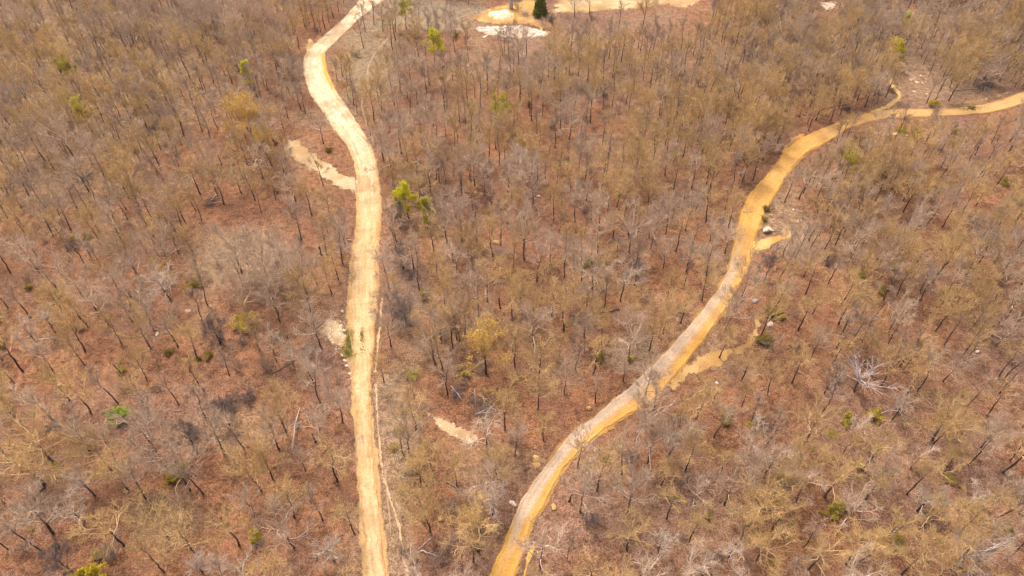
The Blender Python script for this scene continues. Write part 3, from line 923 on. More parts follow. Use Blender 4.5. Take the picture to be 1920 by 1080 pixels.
# letters: b bare, o budding, s slim, B broad bare, w pale white crown, d big dead, y golden, g lime, G slim lime, v olive tree, k dark bare, n snag
HAND = [
    'b65,250 o125,345 s220,370 s75,445 s160,135 s640,90 s760,70 s825,180 s910,240 s925,160 b1195,245 o1165,290 b1150,360 o1035,365 s940,380 b760,315 b785,280 '
    's605,215 o1340,290 s1440,215 b1495,195 s1420,210 s1660,215 s1605,270 s1555,255 s1740,130 s1725,130 s1630,120 s1490,415 s1575,455 s1680,580 s1620,665 s1720,640 '
    'G1410,500 v445,512 v520,740 s520,625 s595,600 b355,770 s585,765 s700,745 b800,850 s905,840 b1020,700 s935,565 s1130,570 s1175,550 s1250,560 s1190,790 s1225,725 '
    's1140,740 y1385,780 y1440,825 y1530,935 s1610,905 b195,645 o75,570 s35,580 s130,755 s105,780 s70,840 s50,960 s90,950 s310,960 b390,1000 b600,1010 b255,905 '
    's845,1065 s930,1040 s1015,960 s1215,1025 s1130,960 s1820,1050 b860,650 b790,575 b770,510 s640,480 b540,510 b1390,925 b500,1075',
    'o65,505 s125,270 s135,180 s185,140 v365,160 b305,230 s235,175 b440,145 s550,215 s645,230 g525,350 s490,415 s575,470 s630,470 s670,430 s710,470 o715,600 s595,635 '
    's585,630 s665,685 s700,700 b330,675 s230,630 s280,770 b820,530 s1010,530 b1050,510 s1105,545 s905,315 s920,315 s940,310 b995,370 s1040,310 o1190,310 b1290,290 '
    's1330,320 s1395,250 s1505,270 s1680,300 s1800,345 s1850,380 s1830,245 b1310,95 b1395,80 b1690,165 s1560,165 s1745,240 b1225,505 b1275,470 b1385,455 s1375,670 '
    's1350,745 b1230,730 s1070,680 s1060,650 s1130,670 v890,730 n935,640 s635,855 s755,870 s415,885 s375,915 b550,1025 s535,1010 w480,650 n870,835 n825,995 B980,1020 '
    'b1100,1045 b675,1070 s1230,990 b1370,1020 s1490,985 o1565,1020 o1640,1000 s1830,720 b1790,650 o1710,700 o1870,1065 s1800,640 s590,1060 s1100,750 b1400,690',
    's5,640 s60,310 s225,290 s340,440 s260,660 s250,640 s155,145 s175,130 s450,360 o440,240 o480,430 s525,520 s545,560 b585,270 s570,190 s640,130 s690,165 o740,480 '
    's795,390 s755,370 s840,230 s890,360 s940,135 s970,290 v1015,105 s1085,320 s1110,120 G1225,190 b1240,300 g1175,385 b1075,540 s1060,400 s1000,470 s935,510 s775,550 '
    's620,610 s680,600 s440,850 b420,720 s480,740 w85,490 b410,575 s1410,175 s1350,70 s1465,115 s1645,60 s1710,210 s1720,400 b1700,470 s1875,350 s1890,290 s1190,795 '
    's1215,740 s1145,765 b1360,810 s1610,910 s1870,680 s1840,850 s990,970 s950,920 s855,835 s870,830 s915,800 s910,915 s730,1040 s750,1055 s790,1000 s840,1010 s1100,930 '
    'b1230,960 s1320,980 s1430,1035 s1000,1030 v900,1030 s1660,1000 s1890,970 b50,1060 b130,880 b100,910 b300,930',
    'b300,250 s380,320 s400,215 s430,85 s525,400 o565,295 s475,405 s710,100 o1050,235 s1100,105 s1135,160 b990,240 b320,540 s60,455 s45,650 b700,290 b760,440 b745,600 '
    's1470,115 b1260,70 o1755,130 s1840,355 n1810,355 s1860,180 B1640,520 B965,615 o130,1010 s80,1075 o500,760 o480,900 s545,670 b480,600 b760,750 b850,880 b1000,870 '
    's1150,750 k1240,855 b1385,690 o1765,710 b1460,890 n1620,850 w310,790 w205,850 n1070,1010 n685,1020 s1760,1060 s480,980 b1115,950',
    'k330,205 G485,175 g380,150 b405,435 k350,435 s630,400 s715,355 b650,190 o820,615 s965,430 b1030,380 b1315,165 s1405,160 b1455,220 s1590,180 n1620,260 b1740,320 '
    's1620,50 s1100,505 s1305,430 s1350,500 b1410,585 o1185,700 b1175,410 k1650,525 s1805,450 b1810,795 n895,655 n890,820 s620,840 s630,880 s665,835 s650,830 s570,995 '
    'b530,970 y815,1020 s1365,910 s1315,1005 b980,1000 o1110,1050 k365,760 s1415,1030 b775,700 o700,820 o560,830 o960,720',
    's785,165 s870,165 s980,160 s825,215 s1260,180 s1370,190 s1460,200 s1520,70 b935,390 s560,370 s630,380 n795,400 s820,515 s690,575 s545,490 s130,500 k460,500 '
    'o650,780 s450,975 s865,880 s870,840 s930,865 s1000,720 s1140,880 s1130,610 s1085,700 s1220,980 s1240,1000 s1160,1000 s1330,620 s1450,640 o1400,510 o1430,470 '
    's1545,330 b1590,470 s1640,640 s1690,250 s1740,260 s1790,750 s1780,740 s1840,800 s1580,915 s1565,990 s1470,860 o1420,780 s1745,620 s1830,250 b205,930 b240,770 '
    'b330,610 o430,830 d960,1115 s1770,1050 s1800,1060 s1910,600 s10,530 s20,450 s1000,860 s1290,640 o1450,330 o1180,500 o1650,420 o1530,600 b1750,400',
    'b335,240 b510,165 B300,440 B630,480 s660,450 B250,570 w535,630 o725,610 s820,645 b45,405 s1005,115 s665,110 s1155,185 b1610,270 b1570,365 s1835,365 n1775,325 '
    's1375,370 o1470,600 o1655,750 b1120,970 w475,775 B300,840 s45,930 s235,945 k405,1055 s925,1060 w1160,1085 w1260,1085 b950,870 b1345,910 b1070,600 s1145,620 '
    'k1290,230 k1110,380 w1880,990 o1900,550 o1540,540 b1260,390',
    's410,80 n860,70 o920,260 o520,515 b875,545 s360,430 b380,380 o460,760 o500,830 o770,940 b800,690 w855,740 w1780,950 b1345,720 n1280,660 B1840,410 b1700,105 '
    'b1600,740 b1330,470 b1750,175 b1120,1045 o450,600 o740,1000',
    'b75,195 s175,300 B690,330 w965,305 B800,640 B355,570 b235,680 o370,800 s495,830 n560,825 b640,660 w250,1000 w110,1080 B705,1050 o920,1010 s870,850 o1260,620 '
    'w1320,715 w1390,725 w1590,690 s1690,690 s1600,125 s1710,180 s1780,55 B1390,340 o1520,1030 B1510,1035 o1230,1075 s1840,430 w1180,200 s1320,40 s1250,80 o1380,385 '
    'w1890,730 b1030,650 s980,720 s1760,770 o1800,500 o1000,1000 o300,900 o600,560'
]
LET = dict(b='bare', o='bud', s='slim', B='broad', w='white', d='dead', y='golden', g='lime', G='limeslim', v='olivetree', k='darkbare', n='snag')
trees = []                    # kind, x, y, scale_xy, scale_z, rot, proto index, hand?
for (ox, oy), txt in zip(TILES, HAND):
    for tok in txt.split():
        k = LET[tok[0]]
        a, b = tok[1:].split(',')
        p = ground(ox + int(a) / 3, oy + int(b) / 3)
        s = {'broad': .86, 'limeslim': 1.1, 'lime': 1.0, 'olivetree': .95, 'dead': .95, 'white': .85}.get(k, .98) * (.88 + .24 * rng.random())
        if k == 'slim':
            s *= .95
        trees.append([k, p[0], p[1], s * (.9 + .2 * rng.random()), s, rng.random() * 6.283, int(rng.integers(0, 99)), True])

# random fill between them: keeps clear of roads, scrapes and the open glades
polyA = [(s[0], s[1]) for s in ROAD_A] + [(s[2], s[3]) for s in ROAD_A[::-1]]
polyB = [(s[0], s[1]) for s in ROAD_B] + [(s[2], s[3]) for s in ROAD_B[::-1]]
GLADES = [(455, 450, 95, 62), (690, 120, 42, 75), (790, 25, 105, 30), (735, 930, 35, 150), (735, 790, 40, 60), (290, 960, 75, 45), (500, 740, 70, 40),
          (1475, 425, 50, 40), (965, 42, 112, 52), (1150, 0, 130, 22), (150, 720, 60, 30), (330, 790, 60, 40), (229, 795, 36, 48), (1600, 775, 55, 70), (798, 435, 24, 32), (1672, 150, 20, 26), (770, 425, 22, 20), (1000, 980, 60, 120), (870, 800, 60, 45),
          (420, 1000, 60, 40), (1060, 960, 40, 40), (1460, 770, 60, 30), (1330, 850, 60, 40), (590, 240, 35, 30), (1690, 170, 28, 26), (1790, 178, 60, 10)]
allpolys = [polyA, polyB] + [p[0] for p in PATCHES]


def near_road(pix, grow_px):
    bad = np.zeros(len(pix), bool)
    for poly in allpolys:
        bad |= in_poly(pix, poly)
        if grow_px:
            for dx, dy in ((grow_px, 0), (-grow_px, 0), (0, grow_px), (0, -grow_px)):
                bad |= in_poly(pix + (dx, dy), poly)
    return bad


def scatter(n, ymin=34, ymax=330):
    q = rng.random((n, 2))
    y = ymin + (ymax - ymin) * q[:, 1]
    x = (q[:, 0] * 2 - 1) * 235
    P = np.stack([x, y, height(x, y)], 1)
    pix = project(P)
    ok = (pix[:, 0] > -170) & (pix[:, 0] < 2090) & (pix[:, 1] < 1230) & (pix[:, 1] > -75)
    return P[ok], pix[ok]


P, pix = scatter(42000)
ok = ~near_road(pix, 9)
for hz, gp in ((3.5, 3), (7.0, 5), (10.0, 3)):
    ok &= ~near_road(project(P + (0, 0, hz)), gp)
P, pix = P[ok], pix[ok]
cells = {}
for t in trees:
    cells.setdefault((int(t[1] // 8), int(t[2] // 8)), []).append((t[1], t[2], 3.1))
fill = []
for p, px in zip(P, pix):
    sp = 4.25 - .75 * smooth(560, 120, px[1]) + (fbm(p[0], p[1], 22, 2) - .5) * 4.5
    sp = float(sp) + (.5 if px[0] < 640 and px[1] > 420 else 0) - (.5 if px[0] > 1380 else 0)
    inside = False
    for gx, gy, rx, ry in GLADES:
        if ((px[0] - gx) / rx) ** 2 + ((px[1] - gy) / ry) ** 2 < 1:
            inside = True
            break
    if inside:
        continue
    sp = max(sp, 2.3)
    ci, cj = int(p[0] // 8), int(p[1] // 8)
    good = True
    for a in (-1, 0, 1):
        for b in (-1, 0, 1):
            for (qx, qy, r) in cells.get((ci + a, cj + b), ()):
                if (qx - p[0]) ** 2 + (qy - p[1]) ** 2 < min(sp, 7.9) ** 2:
                    good = False
                    break
    if not good:
        continue
    cells.setdefault((ci, cj), []).append((p[0], p[1], sp))
    w = fbm(p[0], p[1], 30, 5)
    r = rng.random()
    olive = .24 + (w - .5) * 1.1 + (.10 if px[0] > 1100 else 0)
    k = 'bud' if r < olive else ('slim' if r < olive + .36 else 'bare')
    s = .56 + .5 * rng.random()
    fill.append([k, p[0], p[1], s * (.9 + .25 * rng.random()), s, rng.random() * 6.283, int(rng.integers(0, 99)), False])
trees += fill

# ------------------------------------------------------------------ names that single trees out
LM = [(1437, 433, 'cream boulder beside the yellow road'), (800, 410, 'slim lime tree by the pale road'), (229, 775, 'round bright green bush'),
      (1608, 722, 'white dead tree with radiating limbs'), (547, 533, 'broad bare oak beside the tan glade'), (1012, 28, 'dark cedar at the top edge'),
      (958, 16, 'grey pillar on orange clay'), (470, 165, 'slim lime tree upper left of the bend'), (1672, 128, 'bright lime tree above the curving road'),
      (480, 275, 'golden oak clump near the sandy spur'), (600, 310, 'pale sandy spur of the pale road'), (630, 650, 'cream rocky turnout'),
      (850, 805, 'lone pale sand scrape'), (905, 765, 'brush pile of bleached logs'), (1110, 590, 'fallen trunk between the roads'),
      (1590, 210, 'round dark bush above the curving road'), (1186, 855, 'round dark bush below the gravel road'), (1340, 665, 'orange soil bank by the gravel road'),
      (1687, 176, 'orange spur trail'), (590, 100, 'upper bend of the pale road'), (1920, 182, 'far right end of the curving road'),
      (332, 880, 'yellow shrub in the lower left glade'), (170, 1075, 'yellow shrub at the bottom edge'), (365, 530, 'dark olive bush beside the tan glade'),
      (955, 340, 'three stones in mid wood'), (860, 915, 'long dark fallen log'), (1690, 1000, 'leaning grey log with white stub'),
      (0, 0, 'top left corner'), (1919, 0, 'top right corner'), (0, 1079, 'bottom left corner'),
      (1919, 1079, 'bottom right corner'), (0, 360, 'left edge, a third way down'), (1919, 540, 'middle of the right edge'),
      (1919, 800, 'lower part of the right edge'), (0, 660, 'lower part of the left edge'), (1300, 1079, 'bottom edge right of the gravel road'),
      (830, 1079, 'bottom edge between the two roads'), (500, 1079, 'bottom edge left of the pale road'), (1400, 0, 'top edge beyond the sandy field'),
      (300, 0, 'top edge left of the pale road'), (1480, 300, 'right-swinging bend of yellow road'), (1320, 600, 'grey gravel stretch of the road'),
      (690, 480, 'straight middle of the pale road'), (770, 700, 'olive shrub by the narrow track'), (1115, 480, 'olive sapling in mid wood'),
      (380, 170, 'fallen trunk in the upper left wood'), (1240, 30, 'right end of the yellow sandy field'), (1620, 940, 'pair of olive lime shrubs lower right')]
ORD = ['', 'second ', 'third ', 'fourth ', 'fifth ', 'sixth ', 'seventh ', 'eighth ', 'ninth ', 'tenth ', 'eleventh ', 'twelfth ', 'thirteenth ', 'fourteenth ',
       'fifteenth ', 'sixteenth ', 'seventeenth ', 'eighteenth ', 'nineteenth ', 'twentieth ', 'twenty-first ', 'twenty-second ', 'twenty-third ',
       'twenty-fourth ', 'twenty-fifth ', 'twenty-sixth ', 'twenty-seventh ', 'twenty-eighth ', 'twenty-ninth ', 'thirtieth ']
LMW = ground([l[0] for l in LM], [l[1] for l in LM])[:, :2]


def rank_labels(pts, noun):
    """one label per point: '<nth> closest <noun> to the <landmark>', each used once"""
    D = np.linalg.norm(np.asarray(pts)[:, None, :] - LMW[None], axis=2)
    rank = D.argsort(0).argsort(0)
    out, j = [], rank.argmin(1)
    for i in range(len(pts)):
        r = int(rank[i, j[i]])
        o = ORD[r] if r < len(ORD) else f'{r + 1}th '
        out.append(f'{o}closest {noun} to the {LM[j[i]][2]}')
    return out


NAME = dict(bare=('bare_oak', 'pale grey leafless oak', 'leafless grey oaks of the wood'), bud=('budding_oak', 'olive budding oak', 'olive budding oaks of the wood'),
            slim=('slender_oak', 'slender dark-stemmed oak', 'slender dark oaks of the wood'), broad=('spreading_oak', 'broad spreading bare oak', 'broad bare oaks'),
            white=('bleached_tree', 'small bleached white-limbed tree', 'bleached trees'), dead=('dead_tree', '', None), golden=('golden_oak', 'golden budding oak', 'golden oaks'),
            lime=('lime_leaved_tree', 'lime green leafing tree', 'lime green trees'), limeslim=('lime_leaved_tree', 'narrow bright lime tree', 'lime green trees'),
            olivetree=('olive_leaved_tree', 'olive green leafing tree', 'olive green trees'), darkbare=('dark_thicket_tree', 'low dark many-limbed bare tree', 'low dark bare trees'),
            snag=('snag', 'short dark broken trunk', 'broken trunks'))


def place_tree(proto, name, x, y, sxy, sz, rot, label, cat, group):
    e = bpy.data.objects.new(name, None)
    e.empty_display_size = .5
    e.location = (x, y, float(height(x, y)))
    e.rotation_euler = (rng.normal() * .025, rng.normal() * .025, rot)
    e.scale = (sxy, sxy, sz)
    COL.objects.link(e)
    tag(e, label, cat, group)
    link('trunk', proto['trunk'], e)
    c = link('crown', proto['crown'], e)
    for m in proto['limbs']:
        link('limb', m, c)
    if proto['foliage'] is not None:
        link('foliage', proto['foliage'], c)
    return e


# broken trunks
def snag_proto(seed):
    rs = np.random.default_rng(seed)
    h = 3.2 + 1.6 * rs.random()
    zz = np.linspace(0, 1, 7)
    w = np.cumsum(rs.normal(size=(2, 7)) * .05, 1)
    p = np.stack([w[0] - w[0, 0] + .12 * zz * h * rs.normal(), w[1] - w[1, 0], zz * h - .15], 1)[None]
    g = Geo()
    g.tubes(p, np.interp(zz, [0, .1, .9, 1], [.24, .17, .13, .03])[None], 8, cap=True)
    tr = g.mesh('trunk', [M_TRUNK])
    g = Geo()
    b = children(rs, p, 4, .5, .95, (40, 80), 1.1, 5, .2, .15)
    g.tubes(b, taper(4, 5, .045, .012, rs), 5)
    return dict(trunk=tr, crown=g.mesh('branch', [M_LIMBD]), foliage=None, limbs=[], H=h)


PROTO['snag'] = [snag_proto(800 + i) for i in range(4)]

by_kind = {}
for t in trees:
    by_kind.setdefault(t[0], []).append(t)
stuff_trees = []
for k, L in by_kind.items():
    labels = rank_labels([(t[1], t[2]) for t in L], NAME[k][1])
    pixk = project(np.array([[t[1], t[2], 4.0] for t in L]))
    inview = (pixk[:, 0] > -25) & (pixk[:, 0] < 1945) & (pixk[:, 1] > -25) & (pixk[:, 1] < 1120)
    depth = np.array([math.hypot(t[2], CAM_H) / t[4] for t in L])
    order = sorted(range(len(L)), key=lambda i: (not inview[i], depth[i]))
    quota = 300
    for n_, i in enumerate(order):
        t = L[i]
        if n_ < quota and inview[i]:
            pr = PROTO[k][t[6] % len(PROTO[k])]
            nm, _, grp = NAME[k]
            lab = labels[i] if k != 'dead' else 'large white dead tree with bare limbs radiating from its trunk'
            if k == 'snag':
                e = bpy.data.objects.new(nm, None)
                e.location = (t[1], t[2], float(height(t[1], t[2])))
                e.rotation_euler = (rng.normal() * .08, rng.normal() * .08, t[5])
                e.scale = (t[3], t[3], t[4] * .8)
                COL.objects.link(e)
                tag(e, lab, 'snag', grp)
                link('trunk', pr['trunk'], e)
                link('branch', pr['crown'], e)
            else:
                place_tree(pr, nm, t[1], t[2], t[3], t[4], t[5], lab, 'tree', grp)
        elif k in ('bare', 'bud', 'slim'):
            stuff_trees.append(t)
print('TREES', {k: len(v) for k, v in by_kind.items()}, 'stuff', len(stuff_trees))


def instancer(name, groups, label, mat=None):
    """one object: points that carry whole plants through geometry nodes. groups: list of (objects, rows) rows = x,y,sxy,sz,rot,index"""
    objs, rows = groups
    pcol = bpy.data.collections.new(name + '_kit')
    for i, o in enumerate(objs):
        o.name = f'{name}_kit_{i:03d}'
        pcol.objects.link(o)
    rows = np.asarray(rows, float)
    me = bpy.data.meshes.new(name)
    me.vertices.add(len(rows))
    z = height(rows[:, 0], rows[:, 1])
    me.vertices.foreach_set('co', np.stack([rows[:, 0], rows[:, 1], z], 1).astype(np.float32).ravel())
    add_attr(me, 'scl', 'FLOAT_VECTOR', np.stack([rows[:, 2], rows[:, 2], rows[:, 3]], 1))
    add_attr(me, 'rot', 'FLOAT_VECTOR', np.stack([rows[:, 4] * 0, rows[:, 4] * 0, rows[:, 4]], 1))
    a = me.attributes.new('pick', 'INT', 'POINT')
    a.data.foreach_set('value', rows[:, 5].astype(np.int32))
    o = link(name, me)
    ng = bpy.data.node_groups.new(name, 'GeometryNodeTree')
    ng.interface.new_socket('Geometry', in_out='INPUT', socket_type='NodeSocketGeometry')
    ng.interface.new_socket('Geometry', in_out='OUTPUT', socket_type='NodeSocketGeometry')
    gi, go = ng.nodes.new('NodeGroupInput'), ng.nodes.new('NodeGroupOutput')
    ci = ng.nodes.new('GeometryNodeCollectionInfo')
    ci.inputs['Collection'].default_value = pcol
    ci.inputs['Separate Children'].default_value = True
    ci.inputs['Reset Children'].default_value = True
    iop = ng.nodes.new('GeometryNodeInstanceOnPoints')
    iop.inputs['Pick Instance'].default_value = True

    def na(nm, ty):
        q = ng.nodes.new('GeometryNodeInputNamedAttribute')
        q.data_type = ty
        q.inputs['Name'].default_value = nm
        return q.outputs['Attribute']
    l = ng.links.new
    l(gi.outputs[0], iop.inputs['Points'])
    l(ci.outputs[0], iop.inputs['Instance'])
    l(na('pick', 'INT'), iop.inputs['Instance Index'])
    l(na('rot', 'FLOAT_VECTOR'), iop.inputs['Rotation'])
    l(na('scl', 'FLOAT_VECTOR'), iop.inputs['Scale'])
    l(iop.outputs[0], go.inputs[0])
    md = o.modifiers.new('plants', 'NODES')
    md.node_group = ng
    tag(o, label, kind='stuff')
    return o


def whole(parts):
    """one mesh made of a plant's meshes, for the far-off mass"""
    V, F, Mi, mats, off = [], [], [], [], 0
    for me in parts:
        if me is None:
            continue
        n = len(me.vertices)
        co = np.empty(n * 3, np.float32)
        me.vertices.foreach_get('co', co)
        li = np.empty(len(me.loops), np.int32)
        me.loops.foreach_get('vertex_index', li)
        mi = np.empty(len(me.polygons), np.int32)
        me.polygons.foreach_get('material_index', mi)
        V.append(co.reshape(-1, 3))
        F.append(li.reshape(-1, 4) + off)
        Mi.append(mi + len(mats))
        mats += list(me.materials)
        off += n
    me = mesh_np('plant', np.concatenate(V), [np.concatenate(F)], mats)
    me.polygons.foreach_set('material_index', np.concatenate(Mi))
    return me


kit, base_ix = [], {}
for k in ('bare', 'bud', 'slim'):
    base_ix[k] = len(kit)
    for pr in PROTO[k][::3]:
        kit.append(bpy.data.objects.new('kit', whole([pr['trunk'], pr['crown'], pr['foliage']])))
if stuff_trees:
    instancer('woodland', (kit, [(t[1], t[2], t[3], t[4], t[5], base_ix[t[0]] + t[6] % 4) for t in stuff_trees]),
              'the remaining small and distant oaks of the wood')

# ------------------------------------------------------------------ shrubs
SHR = [  # px, py, kind, scale, label
    (229, 788, 'green', 1.25, 'round bright green bush alone on the brown litter'),
    (276, 783, 'mauve', .75, 'grey twiggy bush right beside the round green bush'),
    (365, 540, 'olive', 1.35, 'dark olive bush at the edge of the tan glade'),
    (332, 888, 'yellow', 1.1, 'yellow leafing shrub in the lower left glade'),
    (150, 1088, 'yellow', 1.0, 'yellow leafing shrub cut by the bottom edge, the left one'),
    (178, 1090, 'yellow', 1.15, 'yellow leafing shrub cut by the bottom edge, the right one'),
    (480, 1012, 'lime', 1.2, 'olive lime shrub below a pale bare oak lower left'),
    (185, 1042, 'lime', .9, 'small green shrub beside a brush heap at lower left'),
    (103, 873, 'lime', .6, 'green tuft at the foot of a spreading oak'),
    (462, 612, 'yellow', 1.35, 'olive yellow shrub left of the cream rocky turnout'),
    (55, 540, 'olive', .8, 'small olive shrub near the left edge'),
    (108, 553, 'olive', .9, 'olive shrub beside a leaning trunk, left woods'),
    (137, 450, 'olive', .9, 'olive shrub among slender trunks, left woods'),
    (165, 445, 'olive', .8, 'second olive shrub among slender trunks, left woods'),
    (128, 488, 'lime', .6, 'small lime tuft under slender trunks, left woods'),
    (373, 675, 'olive', .6, 'small olive tuft left of the turnout'),
    (318, 664, 'olive', .7, 'olive shrub in the red litter left of pale road'),
    (255, 285, 'olive', .7, 'tiny green shrub in the upper left woods'),
    (132, 340, 'lime', .7, 'tiny lime shrub in the upper left woods'),
    (797, 555, 'olive', 1.15, 'olive shrub right of the pale road straight'),
    (770, 705, 'lime', 1.25, 'olive lime shrub beside the narrow track'),
    (870, 705, 'olive', .9, 'small olive shrub between the roads, left of gravel road'),
    (738, 842, 'lime', .7, 'small lime shrub beside the narrow track'),
    (912, 400, 'olive', .7, 'small green shrub in mid wood'),
    (1115, 500, 'olive', 1.5, 'tall olive sapling shrub in mid wood'),
    (1140, 495, 'darkgreen', .8, 'dark green shrub right of the olive sapling'),
    (1138, 642, 'darkgreen', .9, 'small dark green shrub near the gravel road'),
    (1127, 670, 'olive', .9, 'olive shrub above the gravel road'),
    (1180, 675, 'lime', .9, 'olive lime shrub above the gravel road'),
    (885, 975, 'olive', 1.5, 'olive green shrub between the roads near the bottom'),
    (1138, 860, 'darkgreen', 1.0, 'small round dark green bush below gravel road'),
    (1186, 860, 'dark', 1.25, 'round dark twiggy bush below the gravel road'),
    (1107, 978, 'dark', 1.0, 'dark twiggy bush at the foot of a pale bare oak'),
    (1590, 210, 'dark', 1.6, 'round dark twiggy bush above the curving road'),
    (1437, 395, 'olive', .9, 'olive bush above the cream boulder'),
    (1432, 412, 'olive', .7, 'low olive bush right above the boulder'),
    (1448, 590, 'olive', 1.6, 'green shrub right of the gravel road'),
    (1452, 582, 'olive', .8, 'small green shrub behind the olive green shrub'),
    (1428, 640, 'olive', 1.5, 'olive shrub beside a small grey stone'),
    (1613, 352, 'lime', .9, 'pale lime shrub below the curving road'),
    (1678, 505, 'lime', 1.0, 'lime shrub in the right woods'),
    (1612, 518, 'olive', .9, 'olive shrub in the right woods'),
    (1790, 250, 'lime', .9, 'small lime shrub below the curving road, right'),
    (1690, 248, 'lime', 1.6, 'yellow green shrub on the strip below the curving road'),
    (1715, 255, 'lime', 1.4, 'second yellow green shrub on the strip below the road'),
    (1822, 205, 'olive', .7, 'green grass shrub on bank above the curving road'),
    (1748, 198, 'yellow', .9, 'yellow shrub on the upper bank of curving road'),
    (1567, 148, 'lime', 1.5, 'lime shrub among trunks above the curving road'),
    (1630, 75, 'lime', 1.3, 'lime shrub left of the lime tree, upper right'),
    (1908, 380, 'lime', 1.9, 'lime shrub on the right edge'),
    (1880, 345, 'lime', 1.2, 'lime shrub close to the right edge, the upper of two'),
    (1410, 800, 'lime', .9, 'small lime shrub beside a dark brush tangle'),
    (1432, 797, 'dark', 1.1, 'dark brush tangle in the lower right woods'),
    (1560, 815, 'lime', .7, 'lime tuft below a broad oak, lower right'),
    (1590, 790, 'olive', 1.1, 'olive shrub below a broad oak, lower right'),
    (1604, 875, 'lime', 1.0, 'lime shrub beside a bleached oak, lower right'),
    (1555, 965, 'lime', 1.2, 'olive lime shrub, left of the lower right pair'),
    (1575, 950, 'lime', 1.1, 'olive lime shrub, right of the lower right pair'),
    (1462, 940, 'lime', .8, 'small lime shrub left of the olive pair'),
    (1778, 900, 'lime', .8, 'lime tuft near a leaning oak, lower right'),
    (1686, 1020, 'olive', 1.1, 'olive shrub by the leaning grey log'),
    (1638, 782, 'yellow', .8, 'yellow shrub below the white dead tree'),
    (1465, 900, 'olive', .9, 'olive shrub between two bare oaks, lower right'),
    (1885, 997, 'olive', .9, 'olive shrub near the right edge, bottom'),
    (1330, 968, 'olive', .7, 'olive tuft right of the gravel road bottom'),
    (1790, 1055, 'olive', .8, 'green tuft at the foot of an oak, bottom right'),
    (754, 365, 'mauve', 1.1, 'grey twiggy bush under the lime trees by pale road'),
    (750, 400, 'dark', 1.0, 'dark twiggy bush under the lime trees'),
    (822, 390, 'dark', 1.1, 'dark purple bush right of the slim lime tree'),
    (755, 500, 'mauve', 1.4, 'mauve twiggy bush right of the pale road'),
    (750, 590, 'mauve', 1.5, 'large mauve bush near the broken soil strip'),
    (760, 612, 'dark', 1.2, 'dark low bush near the broken soil strip'),
    (583, 660, 'dark', 1.2, 'dark low bush left of the cream turnout'),
    (465, 748, 'dark', 1.3, 'dark broad bush in the lower left glade'),
    (425, 770, 'dark', 1.2, 'dark upright bush in the lower left glade'),
    (360, 825, 'dark', 1.0, 'dark bush above the yellow shrub'),
    (300, 945, 'dark', .9, 'dark low brush below the yellow shrub'),
    (212, 1035, 'dark', 1.4, 'dark slanting brush heap at the bottom left'),
    (45, 1030, 'mauve', 1.0, 'mauve bush near the bottom left edge'),
    (445, 690, 'mauve', 1.1, 'mauve bush below the olive yellow shrub'),
    (500, 690, 'mauve', 1.2, 'mauve bush left of the cream turnout'),
    (410, 640, 'dark', 1.2, 'dark twiggy bush below the tan glade'),
    (905, 690, 'mauve', 1.0, 'mauve low bush between the roads'),
    (980, 590, 'mauve', .9, 'mauve bush left of the long fallen trunk'),
    (968, 825, 'mauve', 1.1, 'mauve bush right of the brush pile'),
    (840, 955, 'mauve', 1.1, 'mauve bush between the roads near bottom'),
    (845, 1025, 'mauve', 1.0, 'pale mauve bush near the bottom between roads'),
    (1170, 1010, 'mauve', 1.0, 'mauve bush right of the gravel road'),
    (1850, 160, 'dark', 1.3, 'dark brush on bank above the curving road'),
    (1395, 300, 'dark', 1.3, 'dark brush left of the yellow road'),
    (665, 108, 'dark', 1.0, 'dark upright bush beside the upper trail'),
    (1380, 560, 'mauve', 1.2, 'grey twiggy bush on the right shoulder of gravel road'),
    (1020, 50, 'mauve', 1.6, 'grey twiggy bush right of the cedar'),
    (1035, 40, 'dark', 1.4, 'dark twiggy bush right of the cedar'),
    (973, 16, 'mauve', 1.2, 'grey brush beside the grey pillar'),
    (966, 42, 'tan', 1.0, 'small grey bush on the orange clay'),
]
CATS = dict(green='bush', dark='bush', mauve='bush', tan='bush', olive='shrub', lime='shrub', yellow='shrub', darkgreen='bush')


def place_shrub(kind, i, x, y, s, rot, name, label, group):
    pr = SHRUB[kind][i % len(SHRUB[kind])]
    e = bpy.data.objects.new(name, None)
    e.location = (x, y, float(height(x, y)))
    e.rotation_euler = (0, 0, rot)
    e.scale = (s, s, s * (.85 + .3 * rng.random()))
    COL.objects.link(e)
    tag(e, label, CATS[kind], group)
    link('stem', pr['stem'], e)
    t = link('twigs', pr['twigs'], e)
    if pr['foliage'] is not None:
        link('foliage', pr['foliage'], e)


for q, (px, py, kd, s, lab) in enumerate(SHR):
    p = ground(px, py)
    s *= .8 if kd in ('olive', 'lime') else (.75 if kd == 'darkgreen' else 1)
    place_shrub(kd, q, p[0], p[1], s, rng.random() * 6.28, 'leafy_shrub' if SHRUB[kd][0]['foliage'] else 'twiggy_bush', lab, None)

# more brush: countable twiggy bushes in the understorey
P, pix = scatter(2600)
ok = ~near_road(pix, 12) & ~near_road(project(P + (0, 0, 2.2)), 4) & (pix[:, 0] > 0) & (pix[:, 0] < 1920) & (pix[:, 1] > 30) & (pix[:, 1] < 1075)
P, pix = P[ok], pix[ok]
keep = []
for p, px in zip(P, pix):
    if any(((px[0] - g[0]) / g[2]) ** 2 + ((px[1] - g[1]) / g[3]) ** 2 < .6 for g in GLADES):
        continue
    keep.append(p)
    if len(keep) >= 400:
        break
keep = np.array(keep)
kinds = np.array(['mauve', 'dark', 'tan', 'mauve', 'olive'])[rng.choice(5, len(keep), p=[.34, .20, .26, .17, .03])]
WORD = dict(mauve=('twiggy_bush', 'mauve grey twiggy bush'), dark=('twiggy_bush', 'dark twiggy bush'), tan=('twiggy_bush', 'tan twiggy bush'), olive=('leafy_shrub', 'little olive leafed shrub'))
